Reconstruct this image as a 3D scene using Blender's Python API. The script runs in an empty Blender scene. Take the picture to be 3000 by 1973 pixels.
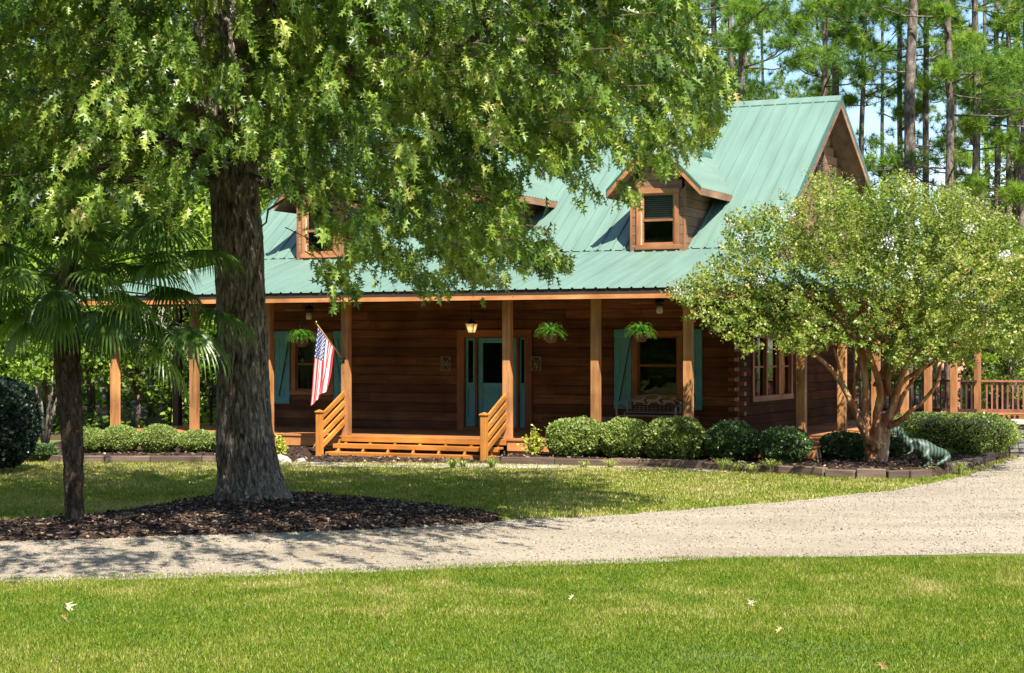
import bpy, math, random
import numpy as np
from mathutils import Vector, Matrix, noise as mnoise
random.seed(7); rng = np.random.default_rng(11)
PI = math.pi
scn = bpy.context.scene
col = scn.collection

# ------------------------------------------------------------------ camera
FPX, CX, HY, HC = 4200.0, 1190.0, 811.0, 2.2      # focal length, centre, horizon (2380 px wide frame), eye height
cd = bpy.data.cameras.new('camera'); cam = bpy.data.objects.new('camera', cd); col.objects.link(cam)
cam.location = (0, 0, HC); cam.rotation_euler = (PI/2, 0, 0)
cd.sensor_width = 36; cd.lens = FPX/2380*36; cd.shift_y = 28.5/2380; cd.clip_end = 3000; cd.clip_start = 0.1
scn.camera = cam
# ------------------------------------------------------------------ light
SUN_EL = math.radians(54); SAZ = Vector((0.36, -0.933))
sunv = Vector((SAZ.x*math.cos(SUN_EL), SAZ.y*math.cos(SUN_EL), math.sin(SUN_EL)))
w = bpy.data.worlds.new('World'); scn.world = w; w.use_nodes = True
nt = w.node_tree; nt.nodes.clear()
N = nt.nodes.new; L = nt.links.new
out = N('ShaderNodeOutputWorld'); bg = N('ShaderNodeBackground'); sky = N('ShaderNodeTexSky')
sky.sky_type = 'NISHITA'; sky.sun_disc = False; sky.sun_elevation = SUN_EL
sky.sun_rotation = math.atan2(SAZ.x, SAZ.y); sky.air_density = 1.0; sky.dust_density = 0.15; sky.ozone_density = 4.5
tc = N('ShaderNodeTexCoord'); mp = N('ShaderNodeMapping'); mp.inputs['Scale'].default_value = (2.2, 2.2, 6.5)
mp.inputs['Location'].default_value = (0.35, 0.2, 0.1)
nz = N('ShaderNodeTexNoise'); nz.inputs['Scale'].default_value = 2.4; nz.inputs['Detail'].default_value = 9; nz.inputs['Roughness'].default_value = .58
rp = N('ShaderNodeValToRGB'); rp.color_ramp.elements[0].position = .52; rp.color_ramp.elements[1].position = .74
rp.color_ramp.elements[1].color = (.85, .85, .85, 1)
mx = N('ShaderNodeMix'); mx.data_type = 'RGBA'
L(tc.outputs['Generated'], mp.inputs['Vector']); L(mp.outputs[0], nz.inputs['Vector']); L(nz.outputs['Fac'], rp.inputs['Fac'])
L(rp.outputs['Color'], mx.inputs['Factor']); L(sky.outputs['Color'], mx.inputs['A']); mx.inputs['B'].default_value = (7.4, 7.6, 8.0, 1)
L(mx.outputs['Result'], bg.inputs['Color']); bg.inputs['Strength'].default_value = 0.10; L(bg.outputs[0], out.inputs['Surface'])
sd = bpy.data.lights.new('sun', 'SUN'); so = bpy.data.objects.new('sun', sd); col.objects.link(so)
sd.energy = 5.0; sd.angle = math.radians(.5); sd.color = (1, .955, .87)
so.rotation_euler = (-sunv).to_track_quat('-Z', 'Y').to_euler(); so.location = (10, -10, 40)
scn.view_settings.view_transform = 'Standard'; scn.view_settings.look = 'None'; scn.view_settings.gamma = 1
scn.view_settings.exposure = 1.30
scn.cycles.max_bounces = 8; scn.cycles.transparent_max_bounces = 16
try: scn.cycles.use_denoising = True
except Exception: pass

# ------------------------------------------------------------------ projection helpers
def G(px, py, h=0.0):
    Z = (HC-h)*FPX/(py-HY); return Vector(((px-CX)/FPX*Z, Z, h))
def W(px, py, Z): return Vector(((px-CX)/FPX*Z, Z, HC-(py-HY)/FPX*Z))
A = math.atan(4200/8990.); CA, SA = math.cos(A), math.sin(A)
HX0, HY0 = (1180-CX)/FPX*36.3, 36.3
def U(px, v):                                  # facade coordinate seen at a picture column, on the plane v
    k = (px-CX)/FPX
    return (k*(HY0+v*CA)-HX0-v*SA)/(CA+k*SA)
def dep(u, v): return HY0-u*SA+v*CA
def ZH(py, u, v): return HC-(py-HY)/FPX*dep(u, v)
def uv2w(u, v, z=0.): return Vector((HX0+u*CA+v*SA, HY0-u*SA+v*CA, z))
def w2uv(X, Y):
    x, y = X-HX0, Y-HY0
    return x*CA-y*SA, x*SA+y*CA
FL = 0.39                                       # porch floor height

# ------------------------------------------------------------------ materials
def newmat(name):
    m = bpy.data.materials.new(name); m.use_nodes = True
    t = m.node_tree; b = t.nodes['Principled BSDF']
    return m, t, b
def ramp(t, stops):
    r = t.nodes.new('ShaderNodeValToRGB'); e = r.color_ramp.elements
    while len(e) < len(stops): e.new(.5)
    for k, (p, c) in enumerate(stops): e[k].position = p; e[k].color = (*c, 1)
    return r
def plain(name, c, rough=.6, metal=0, var=.12, scale=3., bump=.0, bscale=40., spec=.5):
    m, t, b = newmat(name)
    tc = t.nodes.new('ShaderNodeTexCoord'); n = t.nodes.new('ShaderNodeTexNoise')
    n.inputs['Scale'].default_value = scale; n.inputs['Detail'].default_value = 6
    t.links.new(tc.outputs['Object'], n.inputs['Vector'])
    lo = tuple(x*(1-var*1.6) for x in c); hi = tuple(min(1, x*(1+var)) for x in c)
    r = ramp(t, [(.3, lo), (.7, hi)]); t.links.new(n.outputs['Fac'], r.inputs['Fac'])
    t.links.new(r.outputs['Color'], b.inputs['Base Color'])
    b.inputs['Roughness'].default_value = rough; b.inputs['Metallic'].default_value = metal
    b.inputs['Specular IOR Level'].default_value = spec
    if bump:
        n2 = t.nodes.new('ShaderNodeTexNoise'); n2.inputs['Scale'].default_value = bscale; n2.inputs['Detail'].default_value = 4
        t.links.new(tc.outputs['Object'], n2.inputs['Vector'])
        bp = t.nodes.new('ShaderNodeBump'); bp.inputs['Strength'].default_value = bump; bp.inputs['Distance'].default_value = .02
        t.links.new(n2.outputs['Fac'], bp.inputs['Height']); t.links.new(bp.outputs[0], b.inputs['Normal'])
    return m
def wood(name, c1, c2, axis='x', rough=.65, g=9., tintamt=.5, weather=None):
    m, t, b = newmat(name)
    tc = t.nodes.new('ShaderNodeTexCoord'); mp = t.nodes.new('ShaderNodeMapping')
    s = {'x': (.55, g, g), 'y': (g, .55, g), 'z': (g, g, .55)}[axis]
    mp.inputs['Scale'].default_value = s
    at = t.nodes.new('ShaderNodeAttribute'); at.attribute_name = 'tint'
    off = t.nodes.new('ShaderNodeVectorMath'); off.operation = 'MULTIPLY_ADD'
    off.inputs[1].default_value = (7, 13, 5)
    t.links.new(at.outputs['Fac'], off.inputs[0]); 
    t.links.new(tc.outputs['Object'], mp.inputs['Vector']); t.links.new(mp.outputs[0], off.inputs[2])
    n = t.nodes.new('ShaderNodeTexNoise'); n.inputs['Scale'].default_value = 1.6; n.inputs['Detail'].default_value = 8; n.inputs['Roughness'].default_value = .62
    n.inputs['Distortion'].default_value = .6
    t.links.new(off.outputs[0], n.inputs['Vector'])
    r = ramp(t, [(.25, c1), (.5, tuple((a+b_)/2 for a, b_ in zip(c1, c2))), (.75, c2)]); t.links.new(n.outputs['Fac'], r.inputs['Fac'])
    # slow blotches (wear of the stain)
    n3 = t.nodes.new('ShaderNodeTexNoise'); n3.inputs['Scale'].default_value = 1.3; n3.inputs['Detail'].default_value = 5
    t.links.new(tc.outputs['Object'], n3.inputs['Vector'])
    mr = t.nodes.new('ShaderNodeMapRange'); mr.inputs['From Min'].default_value = .3; mr.inputs['From Max'].default_value = .7
    mr.inputs['To Min'].default_value = .6; mr.inputs['To Max'].default_value = 1.25; t.links.new(n3.outputs['Fac'], mr.inputs['Value'])
    mt = t.nodes.new('ShaderNodeMath'); mt.operation = 'MULTIPLY_ADD'; mt.inputs[1].default_value = tintamt; mt.inputs[2].default_value = 1-tintamt/2
    t.links.new(at.outputs['Fac'], mt.inputs[0])
    m1 = t.nodes.new('ShaderNodeMath'); m1.operation = 'MULTIPLY'; t.links.new(mt.outputs[0], m1.inputs[0]); t.links.new(mr.outputs[0], m1.inputs[1])
    vm = t.nodes.new('ShaderNodeVectorMath'); vm.operation = 'SCALE'
    t.links.new(r.outputs['Color'], vm.inputs[0]); t.links.new(m1.outputs[0], vm.inputs['Scale'])
    # knots
    vo = t.nodes.new('ShaderNodeTexVoronoi'); vo.inputs['Scale'].default_value = 2.6
    mk = t.nodes.new('ShaderNodeMapping'); mk.inputs['Scale'].default_value = tuple(1. if k == axis else 1.9 for k in 'xyz')
    t.links.new(tc.outputs['Object'], mk.inputs['Vector']); t.links.new(mk.outputs[0], vo.inputs['Vector'])
    rk = ramp(t, [(.03, (.35, .3, .28)), (.075, (1, 1, 1))]); t.links.new(vo.outputs['Distance'], rk.inputs['Fac'])
    mm = t.nodes.new('ShaderNodeMix'); mm.data_type = 'RGBA'; mm.blend_type = 'MULTIPLY'; mm.inputs['Factor'].default_value = .8
    t.links.new(vm.outputs[0], mm.inputs['A']); t.links.new(rk.outputs['Color'], mm.inputs['B'])
    t.links.new(mm.outputs['Result'], b.inputs['Base Color'])
    b.inputs['Roughness'].default_value = rough; b.inputs['Specular IOR Level'].default_value = .35
    bp = t.nodes.new('ShaderNodeBump'); bp.inputs['Strength'].default_value = .35; bp.inputs['Distance'].default_value = .006
    t.links.new(n.outputs['Fac'], bp.inputs['Height']); t.links.new(bp.outputs[0], b.inputs['Normal'])
    return m
def leafmat(name, stops, trans=.35, rough=.4, spec=.5, tcol=(1.25, 1.5, .55)):
    m, t, b = newmat(name)
    at = t.nodes.new('ShaderNodeAttribute'); at.attribute_name = 'tint'
    r = ramp(t, stops); t.links.new(at.outputs['Fac'], r.inputs['Fac'])
    t.links.new(r.outputs['Color'], b.inputs['Base Color'])
    b.inputs['Roughness'].default_value = rough; b.inputs['Specular IOR Level'].default_value = spec
    if trans:
        tr = t.nodes.new('ShaderNodeBsdfTranslucent'); mu = t.nodes.new('ShaderNodeVectorMath'); mu.operation = 'MULTIPLY'
        mu.inputs[1].default_value = tcol; t.links.new(r.outputs['Color'], mu.inputs[0]); t.links.new(mu.outputs[0], tr.inputs['Color'])
        ms = t.nodes.new('ShaderNodeMixShader'); ms.inputs[0].default_value = trans
        t.links.new(b.outputs[0], ms.inputs[1]); t.links.new(tr.outputs[0], ms.inputs[2])
        t.links.new(ms.outputs[0], t.nodes['Material Output'].inputs['Surface'])
    return m
def glassmat(name, tintc=(.6, .64, .62)):
    m, t, b = newmat(name)
    g = t.nodes.new('ShaderNodeBsdfGlossy'); g.inputs['Roughness'].default_value = .02
    tr = t.nodes.new('ShaderNodeBsdfTransparent'); tr.inputs['Color'].default_value = (*tintc, 1)
    fr = t.nodes.new('ShaderNodeFresnel'); fr.inputs['IOR'].default_value = 1.5
    n = t.nodes.new('ShaderNodeTexNoise'); n.inputs['Scale'].default_value = 2.5
    bp = t.nodes.new('ShaderNodeBump'); bp.inputs['Strength'].default_value = .06; bp.inputs['Distance'].default_value = .05
    t.links.new(n.outputs['Fac'], bp.inputs['Height']); t.links.new(bp.outputs[0], g.inputs['Normal'])
    mt = t.nodes.new('ShaderNodeMath'); mt.operation = 'MULTIPLY_ADD'; mt.inputs[1].default_value = .75; mt.inputs[2].default_value = 0.
    t.links.new(fr.outputs[0], mt.inputs[0])
    ms = t.nodes.new('ShaderNodeMixShader'); t.links.new(mt.outputs[0], ms.inputs[0])
    t.links.new(tr.outputs[0], ms.inputs[1]); t.links.new(g.outputs[0], ms.inputs[2])
    t.links.new(ms.outputs[0], t.nodes['Material Output'].inputs['Surface'])
    return m
def emis(name, c, s):
    m, t, b = newmat(name); b.inputs['Emission Color'].default_value = (*c, 1); b.inputs['Emission Strength'].default_value = s
    b.inputs['Base Color'].default_value = (*c, 1); return m
def barkmat(name, c1, c2, c3, sc=(9, 9, 1.6), bump=.9, dist=.05, lich=.0):
    m, t, b = newmat(name)
    tc = t.nodes.new('ShaderNodeTexCoord'); mp = t.nodes.new('ShaderNodeMapping'); mp.inputs['Scale'].default_value = sc
    t.links.new(tc.outputs['Object'], mp.inputs['Vector'])
    n = t.nodes.new('ShaderNodeTexNoise'); n.inputs['Scale'].default_value = 1.5; n.inputs['Detail'].default_value = 9; n.inputs['Roughness'].default_value = .65; n.inputs['Distortion'].default_value = .8
    t.links.new(mp.outputs[0], n.inputs['Vector'])
    r = ramp(t, [(.36, c1), (.52, c2), (.66, c3)]); t.links.new(n.outputs['Fac'], r.inputs['Fac'])
    n2 = t.nodes.new('ShaderNodeTexNoise'); n2.inputs['Scale'].default_value = 2.2; n2.inputs['Detail'].default_value = 5
    t.links.new(tc.outputs['Object'], n2.inputs['Vector'])
    mm = t.nodes.new('ShaderNodeMix'); mm.data_type = 'RGBA'
    r2 = ramp(t, [(.5, (0, 0, 0)), (.7, (lich, lich, lich))]); t.links.new(n2.outputs['Fac'], r2.inputs['Fac'])
    t.links.new(r2.outputs['Color'], mm.inputs['Factor']); t.links.new(r.outputs['Color'], mm.inputs['A']); mm.inputs['B'].default_value = (.28, .27, .2, 1)
    t.links.new(mm.outputs['Result'], b.inputs['Base Color']); b.inputs['Roughness'].default_value = .9; b.inputs['Specular IOR Level'].default_value = .2
    bp = t.nodes.new('ShaderNodeBump'); bp.inputs['Strength'].default_value = bump; bp.inputs['Distance'].default_value = dist
    t.links.new(n.outputs['Fac'], bp.inputs['Height']); t.links.new(bp.outputs[0], b.inputs['Normal'])
    return m
def groundmat(name, stops, scale, stops2=None, scale2=.5, bump=.6, dist=.02, rough=.9, bscale=None, map2=(1, 1, 1)):
    m, t, b = newmat(name)
    tc = t.nodes.new('ShaderNodeTexCoord'); n = t.nodes.new('ShaderNodeTexNoise'); n.inputs['Scale'].default_value = scale
    n.inputs['Detail'].default_value = 10; n.inputs['Roughness'].default_value = .7; t.links.new(tc.outputs['Object'], n.inputs['Vector'])
    r = ramp(t, stops); t.links.new(n.outputs['Fac'], r.inputs['Fac']); o = r.outputs['Color']
    if stops2:
        n2 = t.nodes.new('ShaderNodeTexNoise'); n2.inputs['Scale'].default_value = scale2; n2.inputs['Detail'].default_value = 6
        mp2 = t.nodes.new('ShaderNodeMapping'); mp2.inputs['Scale'].default_value = map2; t.links.new(tc.outputs['Object'], mp2.inputs['Vector']); t.links.new(mp2.outputs[0], n2.inputs['Vector']); r2 = ramp(t, stops2); t.links.new(n2.outputs['Fac'], r2.inputs['Fac'])
        mm = t.nodes.new('ShaderNodeMix'); mm.data_type = 'RGBA'; mm.blend_type = 'MULTIPLY'; mm.inputs['Factor'].default_value = 1
        t.links.new(o, mm.inputs['A']); t.links.new(r2.outputs['Color'], mm.inputs['B']); o = mm.outputs['Result']
    t.links.new(o, b.inputs['Base Color']); b.inputs['Roughness'].default_value = rough; b.inputs['Specular IOR Level'].default_value = .2
    nb = n
    if bscale:
        nb = t.nodes.new('ShaderNodeTexNoise'); nb.inputs['Scale'].default_value = bscale; nb.inputs['Detail'].default_value = 6; t.links.new(tc.outputs['Object'], nb.inputs['Vector'])
    bp = t.nodes.new('ShaderNodeBump'); bp.inputs['Strength'].default_value = bump; bp.inputs['Distance'].default_value = dist
    t.links.new(nb.outputs['Fac'], bp.inputs['Height']); t.links.new(bp.outputs[0], b.inputs['Normal'])
    return m

M = {}
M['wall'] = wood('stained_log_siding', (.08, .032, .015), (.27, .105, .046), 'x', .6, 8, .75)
M['wall_y'] = wood('shaded_log_siding_side', (.022, .008, .004), (.075, .027, .010), 'y', .6, 8, .75)  # same siding as the front; shade under the side porch put into the colour
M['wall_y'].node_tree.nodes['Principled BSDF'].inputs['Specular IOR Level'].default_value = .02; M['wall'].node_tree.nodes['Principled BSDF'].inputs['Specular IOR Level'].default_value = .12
M['old_x'] = wood('weathered_siding', (.17, .085, .045), (.40, .22, .12), 'x', .8, 8, .6)
M['old_y'] = wood('weathered_siding_side', (.15, .075, .04), (.33, .18, .10), 'y', .8, 8, .6)
M['post'] = wood('orange_stained_post', (.22, .085, .028), (.58, .28, .10), 'z', .6, 6, .4)
M['rail_x'] = wood('orange_stained_rail', (.36, .125, .02), (.56, .235, .05), 'x', .45, 7, .3)
M['rail_y'] = wood('orange_stained_rail_side', (.36, .125, .02), (.56, .235, .05), 'y', .45, 7, .3)
M['rail_z'] = wood('orange_stained_newel', (.36, .125, .02), (.56, .235, .05), 'z', .45, 7, .3)
M['deck'] = wood('deck_boards', (.30, .11, .035), (.50, .22, .085), 'x', .5, 6, .4)
M['beam'] = wood('eave_board', (.42, .15, .04), (.68, .30, .11), 'x', .55, 6, .25)
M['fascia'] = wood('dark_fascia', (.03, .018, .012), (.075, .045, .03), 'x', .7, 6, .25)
M['trim_z'] = wood('window_trim_upright', (.22, .085, .03), (.46, .20, .08), 'z', .6, 7, .4)
M['trim_x'] = wood('window_trim_level', (.22, .085, .03), (.46, .20, .08), 'x', .6, 7, .4)
M['dtrim_z'] = wood('door_trim_upright', (.15, .05, .018), (.34, .125, .045), 'z', .6, 7, .5)
M['dtrim_x'] = wood('door_trim_level', (.15, .05, .018), (.34, .125, .045), 'x', .6, 7, .5)
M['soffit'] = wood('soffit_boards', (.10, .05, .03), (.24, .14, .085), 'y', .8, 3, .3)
M['timber'] = wood('old_landscape_timber', (.045, .03, .022), (.20, .135, .095), 'x', .9, 9, .5)
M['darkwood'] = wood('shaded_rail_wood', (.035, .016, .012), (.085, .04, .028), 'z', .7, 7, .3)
M['roof'] = plain('green_painted_metal_roof', (.130, .208, .162), .5, 0, .10, 1.1, .03, 3, spec=.3)
_t = M['roof'].node_tree; _n = [x for x in _t.nodes if x.type == 'TEX_NOISE'][0]; _m = _t.nodes.new('ShaderNodeMapping'); _m.inputs['Scale'].default_value = (5, .5, .5)
_t.links.new(_t.nodes['Texture Coordinate'].outputs['Object'], _m.inputs['Vector']); _t.links.new(_m.outputs[0], _n.inputs['Vector'])
M['rooftrim'] = plain('dark_green_roof_trim', (.035, .10, .06), .4, 0, .08, 2)
M['teal'] = plain('teal_paint', (.10, .36, .41), .5, 0, .10, 5, .1, 30)
M['cream'] = plain('cream_sash', (.52, .48, .33), .5)
M['white'] = plain('white_blind', (.72, .74, .70), .5)
M['curtain'] = plain('sheer_curtain', (.32, .27, .24), .9, 0, .15, 6)
M['dark'] = plain('dark_interior', (.012, .010, .009), .9)
M['blackmetal'] = plain('black_iron', (.03, .028, .028), .5, .5)
M['greymetal'] = plain('grey_bench_metal', (.30, .275, .26), .45, .5)
M['brass'] = plain('gold_finial', (.7, .45, .12), .25, 1, .1)
M['polewood'] = plain('varnished_pole', (.42, .24, .09), .35)
M['fanblade'] = plain('fan_blade', (.30, .17, .09), .5)
M['lampglass'] = plain('frosted_lamp_glass', (.75, .72, .62), .3)
M['glass'] = glassmat('window_glass')
M['pot'] = plain('brown_basket', (.17, .085, .045), .9, 0, .3, 30, .5, 60)
M['red'] = plain('flag_red', (.62, .022, .03), .75, 0, .05); M['fwhite'] = plain('flag_white', (.68, .66, .63), .75, 0, .04); M['blue'] = plain('flag_blue', (.028, .05, .19), .75, 0, .06)
M['stone'] = plain('pale_flagstone', (.38, .33, .27), .85, 0, .2, 7, .5, 25)
M['greystone'] = plain('grey_fieldstone', (.17, .155, .14), .9, 0, .45, 9, .7, 30)
M['slide'] = plain('teal_plastic', (.0, .46, .37), .3, 0, .03)
M['playwood'] = wood('playset_wood', (.30, .10, .05), (.50, .21, .12), 'z', .6, 5, .3)
M['playroof'] = plain('playset_lap_boards', (.46, .19, .12), .7, 0, .2, 6)

# ------------------------------------------------------------------ object helpers
def tag(o, label=None, cat=None, group=None, kind=None):
    if label: o['label'] = label
    if cat: o['category'] = cat
    if group: o['group'] = group
    if kind: o['kind'] = kind
    return o
def empty(name, loc=(0, 0, 0), rz=0., label=None, cat=None, group=None):
    o = bpy.data.objects.new(name, None); col.objects.link(o); o.location = loc; o.rotation_euler = (0, 0, rz); o.empty_display_size = .2
    return tag(o, label, cat, group)
def copy_tree(o, parent=None):
    c = o.copy(); col.objects.link(c); c.parent = parent
    for ch in list(o.children): copy_tree(ch, c)
    return c
class MB:
    def __init__(s): s.v = []; s.f = []; s.t = []; s.m = []; s.cm = 0
    def add(s, vs, fs, tint=None):
        k = len(s.v); s.v += [tuple(p) for p in vs]; t = random.random() if tint is None else tint
        for f in fs: s.f.append([i+k for i in f]); s.t.append(t); s.m.append(s.cm)
    def box(s, x0, x1, y0, y1, z0, z1, tint=None):
        s.add([(x0, y0, z0), (x1, y0, z0), (x1, y1, z0), (x0, y1, z0), (x0, y0, z1), (x1, y0, z1), (x1, y1, z1), (x0, y1, z1)],
              [(0, 3, 2, 1), (4, 5, 6, 7), (0, 1, 5, 4), (1, 2, 6, 5), (2, 3, 7, 6), (3, 0, 4, 7)], tint); return s
    def bar(s, p0, p1, w, h, up=(0, 0, 1), tint=None):
        p0 = Vector(p0); p1 = Vector(p1); d = (p1-p0).normalized(); up = Vector(up)
        x = d.cross(up)
        if x.length < 1e-4: x = d.cross(Vector((0, 1, 0)))
        x.normalize(); y = x.cross(d).normalized(); x *= w/2; y *= h/2
        vs = [p+a*x+b*y for p in (p0, p1) for a, b in ((-1, -1), (1, -1), (1, 1), (-1, 1))]
        s.add(vs, [(0, 1, 2, 3), (7, 6, 5, 4), (0, 4, 5, 1), (1, 5, 6, 2), (2, 6, 7, 3), (3, 7, 4, 0)], tint); return s
    def tube(s, path, radii, n=8, tint=None, cap=True):
        path = [Vector(p) for p in path]
        if not hasattr(radii, '__len__'): radii = [radii]*len(path)
        rings = []; ref = Vector((.13, .97, .2))
        for i, p in enumerate(path):
            d = (path[min(i+1, len(path)-1)]-path[max(i-1, 0)]).normalized()
            x = d.cross(ref)
            if x.length < .1: x = d.cross(Vector((1, 0, 0)))
            x.normalize(); y = d.cross(x).normalized(); ref = y*-1 if False else ref
            rings.append([p+(x*math.cos(2*PI*k/n)+y*math.sin(2*PI*k/n))*radii[i] for k in range(n)])
        vs = [q for r in rings for q in r]; fs = []
        for i in range(len(path)-1):
            for k in range(n): fs.append((i*n+k, i*n+(k+1) % n, (i+1)*n+(k+1) % n, (i+1)*n+k))
        if cap: fs += [tuple(range(n-1, -1, -1)), tuple((len(path)-1)*n+k for k in range(n))]
        s.add(vs, fs, tint); return s
    def lathe(s, prof, c=(0, 0, 0), n=16, tint=None):
        vs = [(c[0]+r*math.cos(2*PI*k/n), c[1]+r*math.sin(2*PI*k/n), c[2]+z) for r, z in prof for k in range(n)]
        fs = [(i*n+k, i*n+(k+1) % n, (i+1)*n+(k+1) % n, (i+1)*n+k) for i in range(len(prof)-1) for k in range(n)]
        fs += [tuple(range(n-1, -1, -1)), tuple((len(prof)-1)*n+k for k in range(n))]
        s.add(vs, fs, tint); return s
    def prism(s, pts, vec, tint=None):
        n = len(pts); pts = [Vector(p) for p in pts]; vec = Vector(vec)
        s.add(pts+[p+vec for p in pts], [tuple(range(n)), tuple(range(2*n-1, n-1, -1))]+[(i, i+n, (i+1) % n+n, (i+1) % n) for i in range(n)], tint); return s
    def build(s, name, mat, parent=None, smooth=False, bevel=0):
        me = bpy.data.meshes.new(name); me.from_pydata(s.v, [], s.f); me.update()
        mats = mat if isinstance(mat, (list, tuple)) else [mat]
        for m in mats: me.materials.append(m)
        if len(mats) > 1: me.polygons.foreach_set('material_index', s.m)
        a = me.attributes.new('tint', 'FLOAT', 'FACE'); a.data.foreach_set('value', s.t)
        if smooth: me.polygons.foreach_set('use_smooth', [True]*len(s.f))
        import bmesh as _b; bm = _b.new(); bm.from_mesh(me); _b.ops.recalc_face_normals(bm, faces=bm.faces); bm.to_mesh(me); bm.free()
        o = bpy.data.objects.new(name, me); col.objects.link(o); o.parent = parent
        if bevel:
            b = o.modifiers.new('b', 'BEVEL'); b.width = bevel; b.segments = 1; b.limit_method = 'ANGLE'
        return o
def scatter(name, tv, tf, P, R, S, tint, mat, parent=None, smooth=False):
    """many little faces (leaves, blades, chips) as one mesh: template verts/faces placed at P with rotation R and scale S"""
    tv = np.asarray(tv, float); tf = np.asarray(tf, int); n = len(P); k = len(tv)
    S = np.asarray(S, float)
    if S.ndim == 1: S = np.repeat(S[:, None], 3, 1)
    V = np.einsum('nij,nkj->nki', R, tv[None, :, :]*S[:, None, :])+P[:, None, :]
    F = tf[None, :, :]+(np.arange(n)*k)[:, None, None]
    me = bpy.data.meshes.new(name); nv = n*k; nf = n*len(tf); fl = tf.shape[1]
    me.vertices.add(nv); me.vertices.foreach_set('co', V.reshape(-1).astype(np.float32))
    me.loops.add(nf*fl); me.loops.foreach_set('vertex_index', F.reshape(-1).astype(np.int32))
    me.polygons.add(nf); me.polygons.foreach_set('loop_start', (np.arange(nf)*fl).astype(np.int32)); me.polygons.foreach_set('loop_total', np.full(nf, fl, np.int32))
    me.update(calc_edges=True)
    a = me.attributes.new('tint', 'FLOAT', 'FACE'); a.data.foreach_set('value', np.repeat(tint, len(tf)).astype(np.float32))
    me.polygons.foreach_set('use_smooth', np.full(nf, smooth))
    me.materials.append(mat)
    o = bpy.data.objects.new(name, me); col.objects.link(o); o.parent = parent
    return o
def unit(a): return a/np.maximum(np.linalg.norm(a, axis=-1, keepdims=True), 1e-9)
def frames(d, up=None):
    """rotation matrices whose Y axis is d (leaf tip direction) and Z roughly up"""
    d = unit(d); n = len(d)
    h = unit(rng.normal(size=(n, 3))) if up is None else unit(up)
    x = unit(np.cross(d, h)); z = np.cross(x, d)
    return np.stack([x, d, z], axis=2)
def inpoly(x, y, poly):
    x = np.asarray(x); y = np.asarray(y); c = np.zeros(x.shape, bool); n = len(poly)
    for i in range(n):
        x1, y1 = poly[i][:2]; x2, y2 = poly[(i+1) % n][:2]
        cond = ((y1 > y) != (y2 > y)) & (x < (x2-x1)*(y-y1)/((y2-y1) if y2 != y1 else 1e-9)+x1)
        c ^= cond
    return c
def to_px(P):
    return CX+P[:, 0]/P[:, 1]*FPX, HY-(P[:, 2]-HC)/P[:, 1]*FPX

# ------------------------------------------------------------------ ground
def rough_edge(poly, step=.25, amp=.07, sc=1.7):
    o = []
    for i in range(len(poly)):
        a = Vector(poly[i]); b = Vector(poly[(i+1) % len(poly)]); n = max(1, int((b-a).length/step))
        for k in range(n):
            p = a.lerp(b, k/n)
            o.append(Vector((p.x+amp*mnoise.noise(p*sc), p.y+amp*1.3*mnoise.noise(p*sc+Vector((9, 3, 1)))+amp*.6*mnoise.noise(p*6), p.z)))
    return o
drive_px = [(-700, 1262), (0, 1256), (300, 1248), (600, 1238), (900, 1228), (1100, 1216), (1165, 1211), (1350, 1203), (1550, 1190), (1850, 1165), (2080, 1141), (2250, 1106), (2330, 1079), (2385, 1055), (2520, 1020), (2700, 1000), (3400, 1000),
            (3400, 1280), (2380, 1287), (1700, 1300), (1200, 1320), (830, 1331), (600, 1345), (0, 1355), (-700, 1362)]
drive = rough_edge([G(*p) for p in drive_px], .2, .10)
mulch_px = [(-700, 1240), (-200, 1226), (0, 1214), (150, 1206), (300, 1188), (430, 1168), (500, 1153), (600, 1146), (690, 1148), (860, 1161), (1000, 1175), (1120, 1190), (1165, 1203), (1168, 1212), (1100, 1219), (900, 1231), (600, 1241), (300, 1251), (0, 1260), (-700, 1266)]
mulch = rough_edge([G(*p) for p in mulch_px], .2, .06)
bed_px = [(-60, 1080), (40, 1074), (300, 1074), (640, 1074), (660, 1078), (1160, 1079), (1300, 1082), (1640, 1090), (1900, 1107), (2050, 1112), (2180, 1108), (2260, 1090), (2340, 1061)]
bed = [G(*p) for p in bed_px]+[uv2w(9.2, 6), uv2w(8.2, 18), uv2w(-11.5, 12), uv2w(-11.3, 0)]
M['ground'] = groundmat('lawn_soil', [(.3, (.08, .11, .018)), (.7, (.17, .19, .045))], 14, [(.35, (.8, .85, .7)), (.65, (1.15, 1.1, 1.2))], .35, .8, .03, bscale=60)
M['gravel'] = groundmat('gravel_drive', [(.25, (.15, .125, .095)), (.45, (.28, .235, .175)), (.6, (.36, .305, .232)), (.78, (.45, .395, .315))], 34, [(.32, (.80, .77, .72)), (.5, (.98, .96, .94)), (.66, (1.08, 1.07, 1.04))], 1.0, .8, .02, bscale=75, map2=(.4, .9, 1))
M['mulch'] = groundmat('bark_mulch', [(.3, (.012, .008, .006)), (.55, (.055, .032, .021)), (.75, (.15, .095, .065))], 22, None, 1, 1., .05)
M['forestfloor'] = groundmat('leaf_litter', [(.3, (.03, .02, .012)), (.7, (.13, .085, .045))], 9, None, 1, 1., .05)
mb = MB(); nx, ny = 60, 60
mb.add([(-1500, -300, 0), (1500, -300, 0), (1500, 2500, 0), (-1500, 2500, 0)], [(0, 1, 2, 3)])
tag(mb.build('ground', M['ground']), kind='structure')
mb = MB(); mb.add([(p.x, p.y, .004) for p in drive], [tuple(range(len(drive)))]); tag(mb.build('driveway', M['gravel']), kind='structure')
mb = MB(); fb = [(-60, 41.5), (8.2, 44.5), (60, 44), (200, 900), (-200, 900)]
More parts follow.
